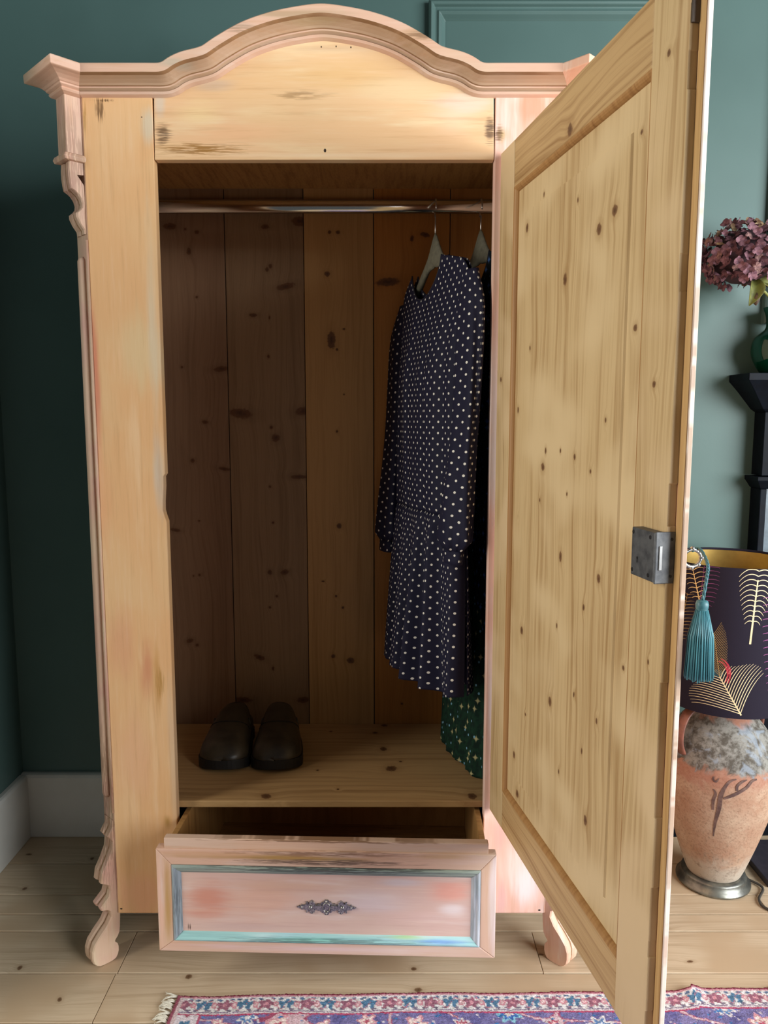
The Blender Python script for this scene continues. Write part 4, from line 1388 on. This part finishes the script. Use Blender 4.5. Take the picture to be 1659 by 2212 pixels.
# green glass vase
vx = at_y(1678, 740, 2.065)
VC = Vector((vx.x, 2.070 - .005, mt))
nt = NT('green_glass')
nzv = nt.noise(nt.obj(), 9, 2)
nt.done(nt.mix(nzv, S(10, 92, 66), S(18, 110, 84)), .08, spec=.6, **{'Transmission Weight': .75, 'IOR': 1.45})
M_glass = nt.m
vase = empty('glass_vase', VC, 'green glass vase on the black mantel shelf holding the hydrangea', 'vase')
vp = [(.030, .0), (.036, .002), (.046, .016), (.058, .040), (.062, .065), (.056, .092), (.040, .108), (.031, .116), (.028, .128), (.030, .150), (.036, .168), (.0375, .172)]
vi = [(r - .003, max(z, .005)) for r, z in reversed(vp)]
cc = catmull([(r, 0, z) for r, z in vp], 4)
MB().lathe([(p.x, p.z) for p in cc] + vi, VC, 48).build('vase_body', M_glass, vase)

# hydrangea head
hd = at_y(1607, 556, 2.0)
hyd = empty('hydrangea', (VC.x, VC.y, mt + .1), 'dusty mauve hydrangea head with a curled green leaf, standing in the green vase', 'flower')
M_pet = []
for i, (c1, c2) in enumerate((((138, 100, 108), (104, 72, 82)), ((124, 88, 96), (88, 60, 70)), ((150, 116, 110), (110, 80, 80)), ((160, 140, 104), (126, 100, 78)))):
    nt = NT('petal_mauve_%d' % i)
    nzz = nt.noise(nt.obj(), 120, 3)
    M_pet.append(nt.done(nt.mix(nt.rng(nzz, .35, .65), S(*c1), S(*c2)), .75, spec=.25))
fl = []
for k in range(8):
    rk = random.Random(k + 20)
    m = MB()
    for j in range(4):
        a = math.pi / 2 * j + rk.uniform(-.15, .15)
        u_ = Vector((math.cos(a), math.sin(a), 0)); w_ = Vector((-math.sin(a), math.cos(a), 0))
        L = rk.uniform(.0095, .0130); Wd = L * rk.uniform(.46, .60); cup = rk.uniform(-.003, .008); tw = rk.uniform(-.5, .5)
        rows = []
        for t in (0, .3, .62, .88, 1.0):
            ww = Wd * (max(0, math.sin(math.pi * min(t, .985) ** 1.25)) ** .75) + .0006
            row = []
            for s_ in (-1, 0, 1):
                z = cup * t * t + .0022 * abs(s_) * math.sin(math.pi * t) + tw * s_ * ww * t + (.0015 if s_ == 0 else 0)
                row.append(u_ * (L * t) + w_ * (ww * s_) + Vector((0, 0, z)))
            rows.append(row)
        m.loft(rows, closed=False)
    m.ball((0, 0, .001), .0014, .0014, .0014, 6, 4)
    o = m.build('floret', M_pet[[0, 1, 0, 2, 1, 0, 2, 3][k]], hyd, local=True)
    fl.append(o)
cnt = 0
HR = Vector((.098, .092, .084))
N = 300
hl = hd - Vector(hyd.location)
for k in range(N):
    y_ = 1 - 2 * (k + .5) / N
    ph_ = k * 2.39996
    rr_ = math.sqrt(1 - y_ * y_)
    dirv = Vector((rr_ * math.cos(ph_), rr_ * math.sin(ph_), y_))
    if dirv.z < -.75 : continue
    idx = random.choice([0, 0, 1, 1, 2, 4, 4, 5, 5, 6] + ([7] if random.random() < .35 else []) + [3])
    o = fl[cnt] if cnt < 8 else fl[idx].copy()
    if cnt >= 8: COL.objects.link(o)
    o.parent = hyd
    j = 1 + random.uniform(-.13, .08) + .06 * math.sin(dirv.x * 7 + dirv.z * 5)
    o.location = hl + Vector((dirv.x * HR.x, dirv.y * HR.y, dirv.z * HR.z)) * j
    d2 = (dirv + Vector((random.uniform(-.8, .8), random.uniform(-.8, .8), random.uniform(-.8, .8)))).normalized()
    qq = d2.to_track_quat('Z', 'Y')
    o.rotation_mode = 'QUATERNION'
    o.rotation_quaternion = qq
    s = random.uniform(.85, 1.2)
    o.scale = (s, s, s)
    cnt += 1
M_core = plain('dark_flower_core', (60, 40, 46), .9)
M_leaf = plain('dry_green_leaf', (128, 132, 66), .6, var=.1, scale=60, rgb2=(92, 96, 54))
M_leafb = plain('dry_brown_leaf', (110, 88, 70), .7, rgb2=(60, 46, 40), scale=70)
MB().ball(hd, .078, .074, .066).build('flower_core', M_core, hyd)
MB().tube(catmull([hd, hd + Vector((.03, .01, -.05)), Vector((VC.x - .004, VC.y, mt + .17)), Vector((VC.x, VC.y, mt + .10)), Vector((VC.x + .006, VC.y, mt + .012))], 6), .0035, 8).build('stem', M_leaf, hyd)
def leaf(base, tip, w, curl, mat, side=Vector((0, -1, 0))):
    base, tip = Vector(base), Vector(tip)
    al = tip - base; L = al.length; al.normalize()
    s1 = al.cross(Vector(side)).normalized(); nn = s1.cross(al).normalized()
    rows = []
    for t in np.linspace(0, 1, 12):
        ww = w * math.sin(math.pi * min(.99, t * .92 + .06)) ** .8
        row = []
        for s_ in np.linspace(-1, 1, 7):
            row.append(base + al * (L * t) + s1 * (ww * math.sin(s_ * 1.2) ) + nn * (curl * ww * (1 - math.cos(s_ * 1.9)) + .012 * math.sin(t * 3)))
        rows.append(row)
    return MB().loft(rows, closed=False).build('leaf', mat, hyd, solid=.0008)
lb, lt = at_y(1627, 600, 1.985), at_y(1617, 661, 1.975)
leaf(lb, lt, .020, .9, M_leaf)
leaf(at_y(1636, 622, 1.972), at_y(1633, 660, 1.966), .012, -1.2, M_leafb)
leaf(at_y(1640, 595, 2.0), at_y(1668, 622, 1.99), .020, .6, M_leaf)

# ================================================================ TABLE LAMP
LC = Vector((.868, 1.898, 0))
lamp = empty('table_lamp', LC, 'terracotta urn lamp with a dark feather-patterned drum shade, on the floor beside the wardrobe', 'lamp')
M_base = plain('dark_pewter_base', (140, 140, 130), .34, .75, rgb2=(100, 100, 96))
MB().lathe([(.088, 0), (.092, .003), (.092, .007), (.084, .012), (.080, .024), (.079, .028), (.066, .030), (.03, .030)], LC, 64).build('lamp_base', M_base, lamp)
nt = NT('weathered_terracotta')
oc = nt.obj()
x_, y_, z_ = nt.sep(oc)
n1 = nt.noise(oc, 9, 5, .65); n2 = nt.noise(oc, 42, 5, .7); n3 = nt.noise(oc, 18, 4, .6, 1.0)
col = nt.mix(nt.rng(n1, .35, .65), S(170, 134, 110), S(184, 156, 132))
col = nt.mix(nt.math('MULTIPLY', nt.rng(n2, .5, .7), .5), col, S(194, 172, 148))
n4 = nt.noise(oc, 170, 4, .75)
col = nt.mix(nt.math('MULTIPLY', nt.rng(n4, .46, .68), .55), col, S(128, 98, 78))
zn = nt.math('ADD', z_, nt.math('MULTIPLY', nt.math('SUBTRACT', n3, .5), .10))
# grey lime-washed shoulder and foot, rust band between
col = nt.mix(nt.math('MULTIPLY', nt.rng(zn, .30, .34), .55), col, S(154, 96, 80))
grey = nt.mix(nt.rng(n2, .40, .62), S(138, 140, 134), S(74, 76, 70))
grey = nt.mix(nt.math('MULTIPLY', nt.rng(n3, .52, .62), .6), grey, S(146, 162, 176))
sh = nt.math('MULTIPLY', nt.rng(zn, .345, .362), nt.rng(zn, .475, .455))
col = nt.mix(nt.math('MULTIPLY', sh, .92), col, grey)
col = nt.mix(nt.math('MULTIPLY', nt.rng(zn, .12, .06), .75), col, S(186, 178, 164))
col = nt.mix(nt.math('MULTIPLY', nt.math('MULTIPLY', nt.rng(zn, .16, .08), nt.rng(n2, .52, .68)), .6), col, S(116, 96, 80))
nt.bump(n2, .35, .004)
nt.done(col, .85, spec=.2)
M_terra = nt.m
up = [(.064, .030), (.068, .034), (.080, .065), (.100, .125), (.121, .195), (.136, .255), (.142, .310), (.139, .355), (.124, .400), (.100, .436), (.082, .456), (.074, .468), (.075, .482), (.077, .490), (.070, .495), (.03, .495)]
cc = catmull([(r, 0, z) for r, z in up], 5)
MB().lathe([(max(p.x, .005), p.z) for p in cc], LC, 72).build('urn', M_terra, lamp)
M_rust = plain('glossy_rust_handle', (134, 84, 68), .4, rgb2=(104, 66, 54), scale=40)
def strap(ang, name='urn_handle'):
    ca, sa = math.cos(ang), math.sin(ang)
    pts = [(.072, .478), (.092, .488), (.116, .484), (.136, .466), (.148, .438), (.149, .406), (.138, .378)]
    cl = catmull([(LC.x + r * ca, LC.y + r * sa, z) for r, z in pts], 6)
    rings = []
    for i, p in enumerate(cl):
        d = (cl[min(i + 1, len(cl) - 1)] - cl[max(i - 1, 0)]).normalized()
        s_ = Vector((-sa, ca, 0)); nn = d.cross(s_).normalized()
        rings.append([p + s_ * (.013 * math.cos(a)) + nn * (.0055 * math.sin(a)) for a in np.linspace(0, 2 * math.pi, 14, endpoint=False)])
    MB().loft(rings).build(name, M_rust, lamp)
strap(math.radians(207)); strap(math.radians(27))
# painted branch on the urn (brown brush strokes lying on the surface)
def urn_r(z):
    zs_ = [p.z for p in cc]; rs = [p.x for p in cc]
    return float(np.interp(z, zs_, rs))
def on_urn(u, v):
    r = ray(u, v)
    lo, hi = 1.5, 1.9
    for _ in range(60):
        pass
        break
    best = None
    for y in np.linspace(1.70, 1.90, 401):
        p = at_y(u, v, y)
        if math.hypot(p.x - LC.x, p.y - LC.y) <= urn_r(p.z):
            return p
    return at_y(u, v, 1.8)
def ribbon(pts, w, lift, c, mb):
    """flat brush stroke following given surface points"""
    P_ = catmull(pts, 5)
    ws = np.interp(np.linspace(0, 1, len(P_)), np.linspace(0, 1, len(w)), w)
    rows = []
    for i, p in enumerate(P_):
        d = (P_[min(i + 1, len(P_) - 1)] - P_[max(i - 1, 0)]).normalized()
        rad = Vector((p.x - c[0], p.y - c[1], 0)).normalized()
        s_ = d.cross(rad).normalized()
        q = p + rad * lift
        rows.append([q + s_ * ws[i], q - s_ * ws[i]])
    mb.loft(rows, closed=False, smooth=True)
nt = NT('brown_brush_paint'); nb = nt.noise(nt.obj(), 60, 3)
M_br = nt.done(nt.mix(nt.rng(nb, .35, .65), S(84, 62, 58), S(116, 90, 80)), .85)
z3 = lambda x, y: on_urn(1420 + x * .208, 1500 + y * .208)
mb = MB()
ribbon([z3(580, 1470), z3(600, 1330), z3(640, 1180), z3(660, 1050), z3(710, 950), z3(760, 900), z3(820, 880)], [.0012, .0034, .0050, .0050, .0034, .003, .0016], .0012, LC, mb)
ribbon([z3(690, 1080), z3(800, 1040), z3(920, 970), z3(980, 900), z3(1030, 880)], [.0028, .004, .0036, .0036, .002], .0015, LC, mb)
ribbon([z3(825, 1000), z3(830, 950), z3(880, 905), z3(930, 885)], [.003, .003, .0032, .0014], .0018, LC, mb)
ribbon([z3(575, 1195), z3(580, 1100), z3(605, 1030), z3(580, 980)], [.0026, .0036, .003, .0014], .0012, LC, mb)
ribbon([z3(590, 850), z3(580, 880), z3(610, 905), z3(640, 870)], [.0014, .0024, .0024, .001], .0012, LC, mb)
mb.build('painted_branch', M_br, lamp, fix=False)
# shade
SR, SZ0, SZ1 = .150, .500, .862
nt = NT('black_velvet_shade')
wv = nt.noise(nt.obj(), 900, 1)
M_shade = nt.done(nt.mix(wv, S(24, 22, 34), S(38, 32, 46)), .85, spec=.2)
M_gold = plain('brushed_gold_lining', (198, 166, 92), .38, .75, var=.05)
n = 96
m = MB()
for r, fc in ((SR, 1),):
    m.loft([[(LC.x + r * math.cos(2 * math.pi * j / n), LC.y + r * math.sin(2 * math.pi * j / n), z) for j in range(n)] for z in (SZ0, SZ1)], True, False, False)
m.loft([[(LC.x + r * math.cos(2 * math.pi * j / n), LC.y + r * math.sin(2 * math.pi * j / n), z) for j in range(n)] for r, z in ((SR, SZ1), (SR - .0008, SZ1 + .0008), (SR - .0024, SZ1 + .0004), (SR - .0026, SZ1 - .005))], True, False, False)
m.loft([[(LC.x + r * math.cos(2 * math.pi * j / n), LC.y + r * math.sin(2 * math.pi * j / n), z) for j in range(n)] for r, z in ((SR, SZ0), (SR - .0026, SZ0 - .0004), (SR - .0026, SZ0 + .005))], True, False, False)
m.build('lamp_shade', M_shade, lamp)
m = MB()
m.loft([[(LC.x + (SR - .0018) * math.cos(2 * math.pi * j / n), LC.y + (SR - .0018) * math.sin(2 * math.pi * j / n), z) for j in range(n)] for z in (SZ0 + .004, SZ1 - .004)], True, False, False)
m.build('shade_lining', M_gold, lamp)
MB().tube([(LC.x, LC.y, .490), (LC.x, LC.y, .60)], .008, 12).ball((LC.x, LC.y, .64), .030, .030, .042).build('bulb_holder', plain('brass_bulb_holder', (170, 140, 90), .4, .6), lamp)
m = MB()
for a in (0, 2.094, 4.189):
    m.tube([(LC.x, LC.y, .585), (LC.x + (SR - .003) * math.cos(a), LC.y + (SR - .003) * math.sin(a), SZ0 + .02)], .0015, 6)
m.build('shade_spider', M_base, lamp)
# printed feathers: strokes lying on the shade
M_f = {}
for k, c in (('gold', (228, 200, 140)), ('cream', (232, 214, 170)), ('purple', (150, 70, 130)), ('pink', (190, 110, 120)), ('red', (176, 40, 60)), ('teal', (24, 66, 76)), ('fine', (170, 140, 84))):
    M_f[k] = plain('feather_ink_' + k, c, .6, var=.08, scale=90)
def on_shade(u, v):
    r = ray(u, v)
    dx, dy = r[0], r[1]
    a = dx * dx + dy * dy; b = -2 * (dx * LC.x + dy * LC.y); c_ = LC.x ** 2 + LC.y ** 2 - SR ** 2
    disc = max(b * b - 4 * a * c_, 0)
    k = (-b - math.sqrt(disc)) / (2 * a)
    th = math.atan2(dy * k - LC.y, dx * k - LC.x)
    return th, CAM_H + r[2] * k
def sp(th, z): return Vector((LC.x + SR * math.cos(th), LC.y + SR * math.sin(th), min(max(z, SZ0 + .001), SZ1 - .001)))
def stroke(mb, pts, w):
    pts = [p for p in pts if SZ0 + .0005 < p[1] < SZ1 - .0005]
    if len(pts) < 2: return
    ribbon([sp(*p) for p in pts], w, .0006, LC, mb)
def feather(base, tip, nb, lens, curl, ink, spw=.0016, bw_=.0008, start=.12, side=(1, -1), droop=0.0, fwd=1.0):
    """base -> tip on the shade in (angle, z); barbs leave the shaft towards the tip and curl"""
    mb = MB()
    b0, t0 = np.array(base), np.array(tip)
    sc = np.array([SR, 1.0])
    ax = (t0 - b0) * sc; L = np.linalg.norm(ax); ax /= L
    pn = np.array([-ax[1], ax[0]])
    stroke(mb, [tuple(b0 + (t0 - b0) * t) for t in np.linspace(0, 1, 6)], [spw, spw * .6])
    for i in range(nb):
        t = start + (1 - start) * (i + .5) / nb
        p = b0 * sc + ax * (L * t)
        ln = np.interp(t, np.linspace(0, 1, len(lens)), lens)
        for s_ in side:
            pts = []
            for q_ in np.linspace(0, 1, 7):
                x = ln * (q_ - .12 * q_ * q_)
                yv = ln * (fwd * .55 * q_ - curl * q_ * q_)
                g = p + pn * (s_ * x) + ax * yv
                pts.append((g[0] / SR, g[1]))
            stroke(mb, pts, [bw_, bw_ * .85, bw_ * .35])
    mb.build('feather_print', M_f[ink], lamp, fix=False)
Z5 = lambda x, y: on_shade(1350 + x * .226, 1100 + y * .226)
feather(Z5(1195, 1290), Z5(1290, 520), 12, [.012, .016, .026, .038, .045, .050], .9, 'cream', .0024, .0011, .25)
feather(Z5(1110, 1970), Z5(905, 1600), 13, [.105, .105, .095, .075, .05, .03], .45, 'cream', .0018, .0009, .0, fwd=1.9)
feather(Z5(905, 1600), Z5(850, 1180), 20, [.022, .030, .030, .022], .0, 'fine', .0008, .0005, .0, fwd=2.2)
feather(Z5(715, 880), Z5(640, 520), 8, [.016, .026, .032, .034], .5, 'gold', .0016, .0009, .05)
feather(Z5(700, 1020), Z5(760, 540), 12, [.02, .04, .044, .04], .4, 'purple', .0006, .0006, .0, side=(-1,))
feather(Z5(1480, 1900), Z5(1420, 820), 16, [.035, .045, .045, .04, .03], .35, 'purple', .002, .0012, .02)
feather(Z5(520, 1250), Z5(600, 800), 14, [.02, .03, .03, .02], .2, 'fine', .0008, .0006, .0)
mb = MB()
for a0, a1, s_ in ((-.1, 2.2, 1.0), (.0, 2.0, 1.25)):
    cth, cz = Z5(890, 1570)
    stroke(mb, [(cth + s_ * .021 * math.cos(a) / SR, cz + s_ * .030 * math.sin(a)) for a in np.linspace(a0 - .6, a1 - .6, 9)], [.0012, .0026, .0012])
mb.build('feather_eye_ring', M_f['red'], lamp, fix=False)
mb = MB()
cth, cz = Z5(890, 1570)
for i in range(9):
    zz_ = cz - .008 + i * .002
    hw_ = .012 * math.sqrt(max(0, 1 - ((zz_ - cz) / .0095) ** 2))
    stroke(mb, [(cth - hw_ / SR, zz_), (cth, zz_), (cth + hw_ / SR, zz_)], [.0011, .0011])
mb.build('feather_eye', M_f['teal'], lamp, fix=False)
for k in range(5):
    th0 = math.radians(200 + k * 32)
    if k in (0, 1, 2): pass
    th0 = math.radians(-60 + k * 48) + math.pi * .0
    feather((th0, .53), (th0 + .1, .80), 11, [.02, .035, .04, .035], .3, ['gold', 'purple', 'cream', 'pink', 'gold'][k], .0016, .0009, .05)
# lining fold of feather strokes on the far rim
# flex
MB().tube(catmull([(LC.x + .088, LC.y - .01, .006), (LC.x + .11, LC.y - .045, .0045), at_z(1640, 1945, .004), at_z(1668, 1968, .004), at_z(1800, 2010, .004), at_z(2000, 2030, .004)], 8), .0032, 8).build('flex', plain('grey_flex', (70, 66, 60), .5), lamp)

# ================================================================ KEY AND TASSEL
kz = lz0 + .024
kp = DO + es * .640 + en * (lipn + .0066)
key = empty('key', (kp.x, kp.y, kz), 'small ornate silver key in the outside of the open door', 'key')
m = MB()
m.tube([Vector((kp.x, kp.y, kz)) - en * .004, Vector((kp.x, kp.y, kz)) + en * .022], .0022, 10)
kc = Vector((kp.x, kp.y, kz)) + en * .034
m.tube([kc + en * (.012 * math.cos(a)) + Vector((0, 0, .011 * math.sin(a))) for a in np.linspace(0, 2 * math.pi, 25)], .0022, 8)
for a in np.linspace(0, 2 * math.pi, 9)[:-1]:
    q = kc + en * (.0135 * math.cos(a)) + Vector((0, 0, .0125 * math.sin(a)))
    m.ball(q, .003, .003, .003, 8, 5)
m.build('key_body', plain('bright_nickel', (186, 186, 184), .25, .9, rgb2=(110, 112, 112), scale=160), key)

tx = at_y(1517, 1300, .915)
M_teal = plain('teal_silk_thread', (74, 122, 128), .45, var=.08, scale=260, rgb2=(44, 96, 108))
nt = NT('teal_tassel_strands')
ob = nt.obj()
xx_, yy_, zz2 = nt.sep(ob)
ang = nt.math('ARCTAN2', yy_, xx_)
stn = nt.noise(nt.vec(nt.math('MULTIPLY', ang, 14.0), nt.math('MULTIPLY', zz2, 12.0), 0.0), 1.0, 3.0, .7)
nt.bump(stn, .5, .002)
M_strand = nt.done(nt.mix(nt.rng(stn, .35, .65), S(60, 112, 122), S(84, 150, 160)), .4, spec=.6, **{'Anisotropic': .5})
tas = empty('tassel', (tx.x, tx.y, tx.z - .10), 'teal silk tassel hanging by a cord from the key of the open door', 'tassel')
zt_ = at_y(1512, 1296, .915).z
zb_ = at_y(1512, 1464, .915).z
MB().lathe([(.003, zt_ - tx.z + .0), (.0065, -.001 + zt_ - tx.z), (.0078, -.005 + zt_ - tx.z), (.0074, -.010 + zt_ - tx.z), (.0064, -.013 + zt_ - tx.z), (.0076, -.0145 + zt_ - tx.z)], (tx.x, tx.y, tx.z), 24).build('tassel_head', M_teal, tas)
m = MB()
NS = 230
for i in range(NS):
    a = i * 2.39996; k = math.sqrt((i + .5) / NS)
    r0, r1 = .0070 * k, .0172 * k
    jj = random.uniform(-.0015, .0015)
    p0 = Vector((tx.x + r0 * math.cos(a), tx.y + r0 * math.sin(a), zt_ - .012))
    p1 = Vector((tx.x + (r0 + (r1 - r0) * .75) * math.cos(a + jj * 20), tx.y + (r0 + (r1 - r0) * .75) * math.sin(a + jj * 20), zt_ - .045))
    p2 = Vector((tx.x + r1 * math.cos(a + jj * 40), tx.y + r1 * math.sin(a + jj * 40), zb_ + jj * 1.5))
    m.tube([p0, p1, p2], [.0007, .0009, .0008], 5)
o = m.build('tassel_skirt', M_strand, tas)
o['kind'] = 'stuff'
ko = kc + Vector((0, 0, .0135))
pts = [kc + Vector((0, 0, .009)), kc + en * .010 + Vector((0, 0, .012)), Vector((tx.x + .004, tx.y, kz + .002)), Vector((tx.x + .004, tx.y, kz - .015)), Vector((tx.x, tx.y, zt_ - .004))]
cl = catmull(pts, 10)
m = MB()
for ph_ in (0, 2.094, 4.188):
    m.tube([p + Vector((.0011 * math.cos(i * .9 + ph_), .0011 * math.sin(i * .9 + ph_), 0)) for i, p in enumerate(cl)], .0012, 6)
m.build('cord', M_teal, tas)
